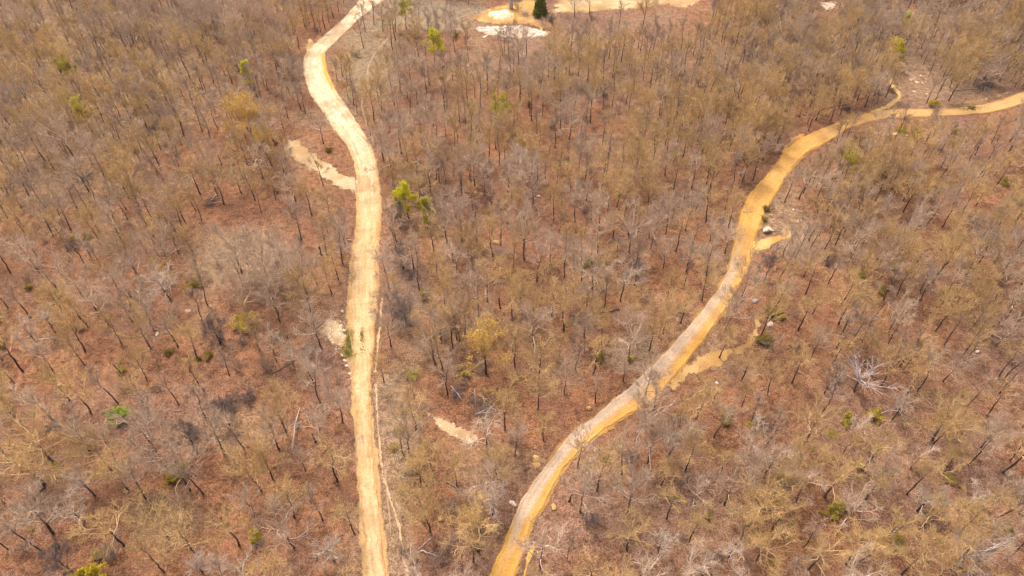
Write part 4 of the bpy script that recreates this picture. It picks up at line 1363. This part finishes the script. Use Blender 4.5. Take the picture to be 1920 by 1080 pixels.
pad_order = np.argsort(np.hypot(keep[:, 1], CAM_H))[:190]
for kd in WORD:
    ii = [i for i in range(len(keep)) if kinds[i] == kd]
    labs = rank_labels([keep[i][:2] for i in ii], WORD[kd][1])
    for i, lb in zip(ii, labs):
        if i in set(pad_order.tolist()):
            place_shrub(kd, i, keep[i][0], keep[i][1], .45 + .5 * rng.random(), rng.random() * 6.28, WORD[kd][0], lb, 'understorey bushes of the wood')
rest = [i for i in range(len(keep)) if i not in set(pad_order.tolist())]
skit, sb = [], {}
for kd in WORD:
    sb[kd] = len(skit)
    for pr in SHRUB[kd]:
        skit.append(bpy.data.objects.new('kit', whole([pr['stem'], pr['twigs'], pr['foliage']])))
instancer('underbrush', (skit, [(keep[i][0], keep[i][1], s, s, rng.random() * 6.28, sb[kinds[i]] + i % len(SHRUB[kinds[i]]))
                                for i in rest for s in [.5 + .5 * rng.random()]]), 'low twiggy brush under the distant oaks')

# ------------------------------------------------------------------ cedar
def cedar():
    rs = np.random.default_rng(5)
    p = ground(1013, 30)
    e = bpy.data.objects.new('cedar_tree', None)
    e.location = p
    COL.objects.link(e)
    tag(e, 'dense dark green conical cedar at the top edge by the clearing', 'tree')
    g = Geo()
    zz = np.linspace(0, 1, 6)
    g.tubes(np.stack([zz * 0, zz * 0, zz * 5.3 - .2], 1)[None], np.linspace(.2, .03, 6)[None], 8)
    link('trunk', g.mesh('trunk', [M_TRUNK]), e)
    n = 9000
    z = .35 + 5.6 * rs.random(n) ** 1.1
    az = rs.random(n) * 6.28
    rmax = 2.85 * np.clip(1 - ((z - .35) / 5.9) ** 1.9, 0, 1) ** .6 * (.86 + .22 * np.sin(az * 3 + z * 2.1) * np.sin(z * 3.3 + az))
    r = rmax * rs.random(n) ** .35
    C = np.stack([r * np.cos(az), r * np.sin(az), z + .25 * r / 2.5], 1)
    g = Geo()
    g.quads(C, .14 + .14 * rs.random(n), 0, rs)
    link('foliage', g.mesh('foliage', [M_CEDAR], False), e)
    k = 26
    zb = np.linspace(.8, 4.7, k)
    a = np.arange(k) * 2.4
    d = np.stack([np.cos(a), np.sin(a), np.full(k, .2)], 1)
    g = Geo()
    g.tubes(bend(rs, np.stack([zb * 0, zb * 0, zb], 1), d, 2.5 * (1 - zb / 7), 5, .2, .08), taper(k, 5, .05, .015), 4)
    link('limbs', g.mesh('limbs', [M_LIMBD]), e)


cedar()

# ------------------------------------------------------------------ rocks, sand mound, pillar
def ico(rs, n=2, flat=.6, rough=.35):
    import bmesh
    bm = bmesh.new()
    bmesh.ops.create_icosphere(bm, subdivisions=n, radius=1)
    s = np.array([1, .6 + .35 * rs.random(), flat])
    cuts = rs.normal(size=(7, 3))
    cuts /= np.linalg.norm(cuts, axis=1, keepdims=True)
    lim = .55 + .3 * rs.random(7)
    for v in bm.verts:
        c = np.array(v.co)
        for a, l in zip(cuts, lim):                  # faceted breaks
            d = c @ a
            if d > l:
                c = c - a * (d - l) * .85
        c = c * (1 + rough * .25 * rs.normal())
        v.co = Vector(c * s)
    me = bpy.data.meshes.new('rock')
    bm.to_mesh(me)
    bm.free()
    return me


ROCKS = {}
for nm, mt in (('cream', M_CREAM), ('white', M_WHITE), ('orange', M_ORANGE), ('grey', M_SLATE), ('pink', M_PINK)):
    ROCKS[nm] = []
    for i in range(5):
        me = ico(np.random.default_rng(900 + i + hash(nm[0]) % 7 * 0 + ord(nm[0])), 2 if i else 3, .55 + .1 * (i % 3))
        me.materials.append(mt)
        ROCKS[nm].append(me)


def rock(kind, i, px, py, size, label, group=None, flat=1.0, name='rock', sink=.25):
    p = ground(px, py)
    o = link(name, ROCKS[kind][i % 5], None, (p[0], p[1], p[2] + size * (.55 * flat - sink)))
    o.scale = (size, size, size * flat)
    o.rotation_euler = (rng.normal() * .15, rng.normal() * .15, rng.random() * 6.28)
    tag(o, label, 'rock' if name == 'rock' else 'boulder', group)
    return o


rock('cream', 0, 1437, 434, .98, 'largest cream boulder standing beside the yellow road', name='boulder', flat=1.15, sink=.1)
rock('cream', 1, 1448, 433, .45, 'small cream rock touching the right of large boulder')
rock('orange', 2, 1446, 406, .5, 'yellow rock above the cream boulder')
rock('cream', 3, 1440, 392, .35, 'pale rock on the road shoulder above the boulder')
rock('grey', 1, 655, 452, .55, 'grey stone at the left shoulder of pale road straight')
rock('white', 2, 643, 585, .42, 'white rock left of the pale road above the turnout')
rock('white', 3, 556, 627, .4, 'white rock alone in litter left of the turnout')
rock('orange', 1, 1104, 767, .6, 'orange rock above the gravel road')
rock('orange', 3, 1038, 951, .6, 'orange rock right of the gravel road near the bottom')
rock('cream', 4, 961, 944, .7, 'long pale slab left of the gravel road near bottom', flat=.5)
rock('orange', 2, 1005, 861, .75, 'orange rock left of the gravel road bend', flat=.6)
rock('grey', 2, 1416, 566, .95, 'grey flat rock right of gravel road', flat=.6)
rock('cream', 2, 1444, 608, .9, 'pale grey rock beside the olive shrub right of gravel road', flat=.7)
rock('white', 1, 1010, 369, .5, 'white stone, right one of a group in mid wood')
rock('grey', 3, 998, 370, .55, 'grey stone, left one of a group in mid wood')
rock('pink', 2, 1003, 374, .35, 'pinkish stone, lowest of a group in mid wood')
rock('white', 4, 1482, 846, .45, 'white rock in litter, lower right woods', flat=.6)
rock('white', 0, 1690, 835, .5, 'pale flat stone in litter, lower right woods', flat=.4)
rock('orange', 4, 1273, 716, .4, 'yellow rock at the gravel road lower shoulder')
rock('orange', 0, 1254, 724, .38, 'second yellow rock at the gravel road lower shoulder')
rock('white', 1, 1344, 719, .35, 'tiny white rock below the orange soil bank')
rock('white', 2, 1497, 322, .5, 'white rock on the right shoulder of the yellow road')
rock('white', 3, 878, 125, .6, 'white stone in the upper middle woods')
rock('white', 2, 1832, 660, .4, 'white stone near the right edge woods')
rock('cream', 1, 294, 627, .6, 'pale rock in red litter, left woods', flat=.5)
rock('orange', 3, 930, 455, .9, 'tan rock beside a tan sapling in mid wood', flat=.7)
rock('cream', 3, 917, 320, .75, 'tan stone below a snag in upper mid wood')
rock('pink', 1, 352, 583, .6, 'flat brown rock below the broad bare oak', flat=.5)
rock('orange', 1, 827, 972, .7, 'orange rock under a budding oak between the roads', flat=.6)

# turnout rocks, the white ledge, the spur: many small rocks of their own
def rock_field(poly, n, kinds_, smin, smax, label, group, flat=.7, seed=1):
    rs = np.random.default_rng(seed)
    xs = [p[0] for p in poly]
    ys = [p[1] for p in poly]
    pts = []
    while len(pts) < n:
        q = (rs.uniform(min(xs), max(xs)), rs.uniform(min(ys), max(ys)))
        if in_poly(np.array([q]), poly)[0]:
            pts.append(q)
    pts.sort()
    noun, where = label
    rows = 1 if n < 24 else 3
    cut_y = np.quantile([p[1] for p in pts], np.linspace(0, 1, rows + 1)[1:-1]) if rows > 1 else []
    row = [int(np.searchsorted(cut_y, p[1])) for p in pts]
    for i, (px, py) in enumerate(pts):
        mates = [j for j in range(n) if row[j] == row[i]]
        a = mates.index(i)
        half = len(mates) > 26 and a >= len(mates) // 2
        r_ = len(mates) - 1 - a if half else a
        o = (ORD[r_] if r_ < len(ORD) else f'{r_ + 1}th ') or 'first '
        tier = '' if rows == 1 else ', ' + ('upper', 'middle', 'lower')[row[i]] + ' row'
        lab = f"{o}{noun} from the {'right' if half else 'left'} end of {where}{tier}"
        rock(kinds_[i % len(kinds_)], i, px, py, smin + (smax - smin) * rs.random() ** 2, lab, group, flat=flat * (.7 + .5 * rs.random()))


rock_field([(890, 52), (920, 49), (975, 47), (1005, 54), (1032, 61), (1020, 66), (975, 71), (930, 66), (905, 60)], 165, ['white', 'white', 'cream', 'white'], .35, .95,
           ('white limestone rock', 'the ledge'), 'white rocks of the ledge', .5, 2)
rock_field([(912, 36), (918, 26), (936, 14), (950, 12), (958, 28), (962, 38), (940, 42)], 22, ['cream', 'orange', 'cream'], .25, .6, ('pale rubble rock', 'the sand heap'), 'rubble on the sand heap', .7, 9)
rock_field([(604, 624), (614, 606), (638, 600), (650, 622), (652, 650), (640, 640), (618, 634)], 36, ['cream', 'pink', 'cream', 'white'], .2, .62,
           ('cream rock', 'the turnout top'), 'cream rocks of the turnout', .55, 3)
rock_field([(614, 637), (640, 642), (656, 690), (660, 715), (648, 695), (632, 660)], 12, ['cream', 'white'], .2, .5, ('cream rock', 'the lower turnout'), 'cream rocks of the turnout', .5, 4)
rock_field([(1462, 385), (1500, 388), (1512, 410), (1490, 420), (1465, 400)], 14, ['cream', 'pink', 'orange'], .25, .6, ('tan rock', 'the slope beside the boulder'), 'tan rocks right of the boulder', .6, 5)
rock_field([(1700, 125), (1735, 140), (1748, 178), (1712, 176), (1698, 150)], 22, ['pink', 'cream', 'pink'], .3, .75, ('pinkish rock', 'the stony slope by lime tree'), 'pinkish slope rocks', .5, 6)
rock_field([(805, 772), (838, 786), (885, 818), (880, 832), (850, 818), (812, 790)], 14, ['pink', 'cream'], .15, .4, ('small pale rock', 'the lone sand scrape'), 'small rocks on the sand scrape', .5, 7)
rock_field([(1535, 2), (1570, 2), (1570, 18), (1540, 20)], 12, ['pink', 'white'], .4, .9, ('pale rock', 'the pinkish scrape at top'), 'pale rocks at the top right', .5, 8)


def mound():
    p = ground(938, 29)
    n, r0 = 40, 4.6
    u = np.linspace(-1, 1, n)
    gx, gy = np.meshgrid(u, u, indexing='ij')
    x = gx * r0
    y = gy * r0 * 1.15
    d = np.hypot(gx, gy) + (fbm(x + 50, y, 2.6, 3) - .5) * .9
    h = 1.25 * np.clip(1 - d, 0, 1) ** .9 * (.75 + .5 * fbm(x, y + 9, 1.8, 5)) + 1.1 * np.exp(-(((gx - .35) / .3) ** 2 + ((gy - .55) / .35) ** 2)) * np.clip(1.1 - d, 0, 1)
    z = h + .45 * (fbm(x, y + 30, 1.3, 4) - .5) * (h > .05) - .05
    V = np.stack([x, y, z + height(x + p[0], y + p[1]) - p[2]], -1).reshape(-1, 3)
    keep_ = (d < 1.0)
    idx = np.arange(n * n).reshape(n, n)
    cell = keep_[:-1, :-1] | keep_[1:, 1:]
    F = np.stack([idx[:-1, :-1], idx[1:, :-1], idx[1:, 1:], idx[:-1, 1:]], -1)[cell]
    used, inv = np.unique(F, return_inverse=True)
    me = mesh_np('sand_mound', V[used], [inv.reshape(F.shape)], [M_ROAD])
    k = len(used)
    add_attr(me, 'tint', 'FLOAT_COLOR', lerp((.56, .36, .13), (.78, .70, .50), smooth(.05, .7, h.ravel()[used])))
    add_attr(me, 'uvm', 'FLOAT_VECTOR', V[used])
    o = link('sand_mound', me, None, p)
    tag(o, 'pale heap of dumped sand on orange clay beside the grey pillar', 'sand heap')


mound()


def pillar():
    p = ground(958, 16)
    e = bpy.data.objects.new('concrete_pillar', None)
    e.location = p
    COL.objects.link(e)
    tag(e, 'grey round pillar rising out of the frame beside the sand heap', 'pillar')
    m = rock_mat('grey_concrete', (.36, .33, .36), (.44, .41, .44), (.52, .49, .51))
    mb = rock_mat('pinkish_footing', (.34, .22, .19), (.44, .31, .27), (.5, .38, .33))
    g = Geo()
    z = np.array([.35, .4, 2, 4, 6, 6.1])
    g.tubes(np.stack([z * 0, z * 0, z], 1)[None], np.array([[.70, .74, .74, .74, .74, .70]]), 24, cap=True)
    link('shaft', g.mesh('shaft', [m], False), e)
    g = Geo()
    z = np.array([-.2, .3, .38])
    g.tubes(np.stack([z * 0, z * 0, z], 1)[None], np.array([[.95, .92, .82]]), 24, cap=True)
    link('footing', g.mesh('footing', [mb], False), e)
    g = Geo()
    for k in range(3):
        zz = np.array([1.6 + 1.5 * k, 1.68 + 1.5 * k])
        g.tubes(np.stack([zz * 0, zz * 0, zz], 1)[None], np.full((1, 2), .765), 24, cap=True)
        link('band', g.mesh('band', [m], False), e)
        g = Geo()
    # white panel standing behind
    import bmesh
    q = ground(968, 0)
    mw = rock_mat('white_paint', (.70, .68, .70), (.78, .76, .78), (.82, .80, .82))
    e2 = bpy.data.objects.new('white_panel_shed', None)
    e2.location = q
    COL.objects.link(e2)
    tag(e2, 'small white box shed cut by the top edge right of pillar', 'shed')
    for i in range(4):
        bm = bmesh.new()
        bmesh.ops.create_cube(bm, size=1, matrix=Matrix.Translation((-1.05 + .7 * i, 0, 1.0)) @ Matrix.Diagonal((.64, 1.4, 2.2, 1)))
        bmesh.ops.bevel(bm, geom=bm.edges[:], offset=.03, segments=1, affect='EDGES')
        me = bpy.data.meshes.new('panel')
        bm.to_mesh(me)
        bm.free()
        me.materials.append(mw)
        link('panel', me, e2)
    bm = bmesh.new()
    bmesh.ops.create_cube(bm, size=1, matrix=Matrix.Translation((0, 0, 2.2)) @ Matrix.Diagonal((3.1, 1.7, .14, 1)))
    me = bpy.data.meshes.new('roof')
    bm.to_mesh(me)
    bm.free()
    me.materials.append(M_SLATE)
    link('roof', me, e2)


pillar()

# ------------------------------------------------------------------ fallen logs and brush piles
def log(pts, r0, r1, mat, label, nb=4, bl=1.2, name='fallen_log', seed=0, lift=0.0):
    rs = np.random.default_rng(1000 + seed)
    W = ground([p[0] for p in pts], [p[1] for p in pts])
    W = resample(W[:, :2], np.linalg.norm(W[0, :2] - W[-1, :2]) / 8)[0]
    n = len(W)
    W = W + rs.normal(size=W.shape) * .06
    c = W[0]
    r = np.linspace(r0, r1, n)
    z = height(W[:, 0], W[:, 1]) + r * .75 + lift * np.sin(np.linspace(0, np.pi, n))
    path = np.c_[W - c, z][None]
    e = bpy.data.objects.new(name, None)
    e.location = (c[0], c[1], 0)
    COL.objects.link(e)
    tag(e, label, 'log')
    g = Geo()
    g.tubes(path, r[None], 8, cap=True)
    link('trunk', g.mesh('trunk', [mat]), e)
    for i in range(nb):
        b = children(rs, path, 1, .45, .98, (25, 60), bl, 5, .15, .14)
        kk = children(rs, b, 4, .3, 1, (25, 55), bl * .45, 3, .1, .18)
        g = Geo()
        g.tubes(b, taper(1, 5, r1 * .7 + .02, .015, rs), 5)
        g.tubes(kk, taper(4, 3, .022, .008, rs), 3)
        link('branch', g.mesh('branch', [mat]), e)


log([(1160, 581), (1135, 586), (1108, 590)], .22, .14, M_TRUNK, 'dark mossy fallen trunk lying between the roads', 2, 1.0, seed=1)
log([(1112, 588), (1096, 596), (1072, 600)], .16, .08, M_DEAD, 'bleached broken top of the fallen trunk between the roads', 6, 2.2, seed=2)
log([(1076, 480), (1086, 487), (1098, 500)], .16, .12, M_DEAD, 'bent white log left of the olive sapling', 2, .9, seed=3)
log([(750, 566), (760, 552), (771, 537)], .10, .05, M_LIMBT, 'pale thin log right of the pale road', 2, .8, seed=4)
log([(838, 903), (858, 917), (882, 934)], .15, .10, M_LIMBD, 'long dark log slanting between the roads', 3, .9, seed=5)
log([(787, 1033), (802, 1037), (822, 1044)], .12, .07, M_DEAD, 'pale log in brush near the bottom between roads', 3, 1.3, seed=6)
log([(785, 1030), (800, 1018), (813, 1005)], .09, .04, M_DEAD, 'pale branch above the pale log near the bottom', 3, 1.0, seed=7)
log([(1655, 1020), (1672, 1000), (1705, 976)], .17, .08, M_LIMBD, 'leaning grey log in the bottom right woods', 3, 1.1, seed=8)
log([(1657, 1024), (1648, 1023), (1634, 1021)], .11, .09, M_DEAD, 'short white log stub beside the leaning grey log', 0, 1, seed=9)
log([(548, 850), (556, 805), (562, 765)], .15, .06, M_DEAD, 'bleached leaning log left of the pale road', 5, 1.6, seed=10, lift=.9)
log([(550, 854), (562, 850), (574, 847)], .07, .04, M_LIMBD, 'thin dark branch at the foot of bleached log', 1, .6, seed=11)
log([(1422, 738), (1430, 730), (1440, 726)], .10, .05, M_LIMBD, 'short dark curved log right of gravel road', 1, .6, seed=12)
log([(350, 190), (372, 178), (408, 168)], .16, .10, M_LIMBD, 'long fallen trunk in the upper left wood', 4, 2.0, seed=13)
log([(490, 680), (505, 702), (530, 690), (560, 672)], .12, .06, M_TRUNK, 'dark crooked fallen branch left of the turnout', 3, 1.2, seed=14)
log([(583, 238), (596, 243), (610, 250)], .11, .07, M_DEAD, 'pale log left of the pale road curve', 1, .8, seed=15)
log([(552, 262), (562, 256), (568, 250)], .10, .06, M_LIMBD, 'grey log beside the sandy spur', 1, .8, seed=16)
log([(65, 640), (85, 636), (110, 634)], .10, .05, M_DEAD, 'bleached log near the left edge', 4, 1.2, seed=17)
log([(1300, 163), (1315, 162), (1333, 160)], .15, .10, M_LIMBD, 'grey log above the yellow road, upper right', 2, .9, seed=18)
log([(1785, 172), (1810, 168), (1832, 168)], .14, .08, M_LIMBD, 'grey log on the bank above the curving road', 4, 1.6, seed=19)
log([(1085, 441), (1105, 440), (1130, 437)], .10, .05, M_LIMB, 'pale thin log in mid wood', 2, 1.0, seed=20)
log([(1138, 457), (1147, 447), (1160, 441)], .10, .04, M_DEAD, 'bleached branch tangle in mid wood', 6, 1.3, seed=21)
log([(765, 118), (780, 108), (796, 98)], .11, .06, M_DEAD, 'bleached log beside a lime tree, upper wood', 3, 1.2, seed=22)
log([(1010, 620), (1020, 610), (1028, 598)], .09, .05, M_LIMBD, 'dark curved branch in mid wood', 2, .8, seed=23)
log([(1640, 780), (1660, 772), (1692, 762)], .09, .04, M_DEAD, 'pale forked branch right of the white dead tree', 4, 1.2, seed=24)
log([(560, 1015), (568, 1008), (577, 1000)], .08, .05, M_DEAD, 'short pale stick near the bottom left of pale road', 1, .5, seed=25)
log([(875, 982), (890, 981), (912, 982)], .05, .03, M_DEAD, 'thin white stick below the olive shrub', 0, .5, seed=26)
log([(62, 940), (72, 925), (88, 912)], .16, .11, M_TRUNK, 'dark leaning log stub near the left edge', 0, .8, seed=27)
log([(240, 852), (258, 853), (275, 852)], .08, .05, M_LIMBD, 'thin dark log left of the yellow shrub', 1, .7, seed=28)
log([(320, 770), (335, 771), (352, 768)], .07, .05, M_LIMBD, 'thin log in the lower left glade', 1, .7, seed=29)


def brush_pile(px, py, n_big, n_small, r, label, mat_big, seed):
    rs = np.random.default_rng(2000 + seed)
    p = ground(px, py)
    e = bpy.data.objects.new('brush_pile', None)
    e.location = p
    COL.objects.link(e)
    tag(e, label, 'brush pile')
    for i in range(n_big):
        a = rs.random() * 6.28
        c = rs.normal(size=2) * r * (.28, .5)
        L = .8 + 1.3 * rs.random()
        d = np.array([math.cos(a), math.sin(a), rs.normal() * .2])
        q = np.array([c[0], c[1], .35 + .45 * rs.random()])
        t = np.linspace(-1, 1, 5)[:, None]
        path = (q + d * t * L + rs.normal(size=(5, 3)) * .04)[None]
        g = Geo()
        g.tubes(path, taper(1, 5, .09, .05), 7, cap=True)
        link('log', g.mesh('log', [mat_big]), e)
    g = Geo()
    a = rs.random(n_small) * 6.28
    C = np.c_[rs.normal(size=(n_small, 2)) * r * (.36, .62), .15 + .5 * rs.random(n_small)]
    d = np.c_[np.cos(a), np.sin(a), rs.normal(size=n_small) * .3]
    L = .4 + .8 * rs.random(n_small)
    g.tubes(bend(rs, C - d * L[:, None], d, 2 * L, 4, 0, .12), taper(n_small, 4, .035, .012, rs), 4)
    o = link('sticks', g.mesh('sticks', [M_TWIGD]), e)
    o['kind'] = 'stuff'


brush_pile(907, 765, 8, 150, 2.6, 'brush pile of bleached logs and dark sticks between the roads', M_DEAD, 1)
brush_pile(858, 738, 2, 60, 1.2, 'small brush heap with one white stick, left of big pile', M_DEAD, 2)
brush_pile(765, 893, 1, 50, 1.2, 'thin upright brush heap right of the narrow track', M_LIMB, 3)
brush_pile(1078, 600, 3, 90, 2.0, 'dark brush at the left end of the fallen trunk', M_LIMBD, 4)
brush_pile(395, 380, 3, 80, 1.8, 'pale brush heap in the upper left wood', M_LIMB, 5)
brush_pile(160, 335, 4, 90, 1.8, 'bleached brush heap in the left wood', M_DEAD, 6)
brush_pile(1840, 165, 3, 110, 2.6, 'grey brush heap on the bank above the curving road', M_LIMBD, 7)
brush_pile(985, 28, 4, 60, 2.4, 'pale logs and brush dumped left of the cedar', M_DEAD, 8)

# ------------------------------------------------------------------ small uncounted cover: fallen twigs, dry sprigs, gravel crumbs, weeds
def cover():
    rs = np.random.default_rng(31)
    P, pix = scatter(60000)
    ok = ~near_road(pix, 2)
    P, pix = P[ok], pix[ok]
    n = min(11000, len(P))
    A = P[:n]
    g = Geo()
    a = rs.random(n) * 6.28
    d = np.c_[np.cos(a), np.sin(a), np.abs(rs.normal(size=n)) * .15]
    L = .25 + .75 * rs.random(n) ** 2
    g.tubes(bend(rs, A + (0, 0, .03), d, L * 1.6, 3, 0, .12), taper(n, 3, .020, .010, rs, .5), 3, 0)
    o = link('fallen_twigs', g.mesh('fallen_twigs', [M_LIMB]))
    tag(o, 'pale fallen twigs strewn over the leaf litter', kind='stuff')
    B = P[n:n + 8500]
    m = len(B)
    g = Geo()
    k = 3
    base = np.repeat(B, k, 0) + np.c_[rs.normal(size=(m * k, 2)) * .18, np.zeros(m * k)]
    a = rs.random(m * k) * 6.28
    d = np.c_[np.cos(a) * .45, np.sin(a) * .45, np.ones(m * k)]
    d /= np.linalg.norm(d, axis=1, keepdims=True)
    g.tubes(bend(rs, base, d, .35 + .6 * rs.random(m * k), 3, -.2, .1), taper(m * k, 3, .016, .006, rs), 3, 0)
    o = link('dry_sprigs', g.mesh('dry_sprigs', [M_TWIGT]))
    tag(o, 'dry tan sprigs and seedlings growing through the litter', kind='stuff')
    # crumbs along the roads
    tet = np.array([[1, 0, -.4], [-.5, .87, -.4], [-.5, -.87, -.4], [.1, 0, .8]])
    tf = np.array([[0, 2, 1], [0, 1, 3], [1, 2, 3], [2, 0, 3]])
    for secs, mat, seed, lab in ((ROAD_A, M_CREAM, 1, 'crumbs of pale gravel spilled along the pale road'), (ROAD_B, M_ORANGE, 2, 'crumbs of orange gravel spilled along the curving road')):
        LL = ground([s[0] for s in secs], [s[1] for s in secs])[:, :2]
        RR = ground([s[2] for s in secs], [s[3] for s in secs])[:, :2]
        Q, _ = resample(np.hstack([LL, RR]), .2)
        n = 3800
        i = rs.integers(0, len(Q), n)
        side = rs.random(n) < .5
        e = np.where(side[:, None], Q[i, :2], Q[i, 2:4])
        out = np.where(side[:, None], Q[i, :2] - Q[i, 2:4], Q[i, 2:4] - Q[i, :2])
        out /= np.linalg.norm(out, axis=1, keepdims=True)
        xy = e + out * (rs.exponential(.55, n) - .25)[:, None] + rs.normal(size=(n, 2)) * .1
        s = .04 + .13 * rs.random(n) ** 3
        th = rs.random(n) * 6.28
        c, s_ = np.cos(th), np.sin(th)
        T = np.broadcast_to(tet, (n, 4, 3)) * (.7 + .6 * rs.random((n, 4, 1)))
        T = np.stack([T[..., 0] * c[:, None] - T[..., 1] * s_[:, None], T[..., 0] * s_[:, None] + T[..., 1] * c[:, None], T[..., 2]], -1) * s[:, None, None]
        V = T + np.c_[xy, height(xy[:, 0], xy[:, 1]) + .06][:, None, :]
        F = (tf[None] + np.arange(n)[:, None, None] * 4).reshape(-1, 3)
        o = link('gravel', mesh_np('gravel', V.reshape(-1, 3), [F], [mat], smooth=False))
        tag(o, lab, kind='stuff')
    # green weeds on the turnout and down the middle of the pale road
    C = []
    for px, py, rx, ry, n in ((656, 640, 7, 20, 900), (679, 632, 4, 12, 260), (655, 663, 12, 8, 350), (645, 655, 8, 10, 120), (680, 655, 4, 10, 60), (1822, 203, 26, 5, 500)):
        q = rs.normal(size=(n, 2)) * .55
        C.append(ground(px + q[:, 0] * rx, py + q[:, 1] * ry))
    C = np.concatenate(C)
    C[:, 2] += .06 + .12 * rs.random(len(C))
    g = Geo()
    g.quads(C, .10 + .10 * rs.random(len(C)), 0, rs)
    mw = leaf_mat('weed_leaf', (.30, .29, .08), (.44, .40, .12), .1, .4)
    o = link('weeds', g.mesh('weeds', [mw], False))
    tag(o, 'low green weeds growing on the turnout and road middle', kind='stuff')


cover()

# ------------------------------------------------------------------ thin air haze round camera and wood
def haze():
    import bmesh
    bm = bmesh.new()
    bmesh.ops.create_cube(bm, size=1, matrix=Matrix.Translation((0, 190, 50.0)) @ Matrix.Diagonal((7600, 7600, 106, 1)))
    me = bpy.data.meshes.new('haze')
    bm.to_mesh(me)
    bm.free()
    m = bpy.data.materials.new('thin_haze')
    m.use_nodes = True
    n = m.node_tree
    n.nodes.clear()
    out = n.nodes.new('ShaderNodeOutputMaterial')
    v = n.nodes.new('ShaderNodeVolumePrincipled')
    v.inputs['Color'].default_value = (.93, .90, .86, 1)
    v.inputs['Density'].default_value = .00007
    v.inputs['Anisotropy'].default_value = .2
    n.links.new(v.outputs[0], out.inputs['Volume'])
    me.materials.append(m)
    tag(link('haze', me), 'thin pale air haze over the wood', kind='stuff')


haze()
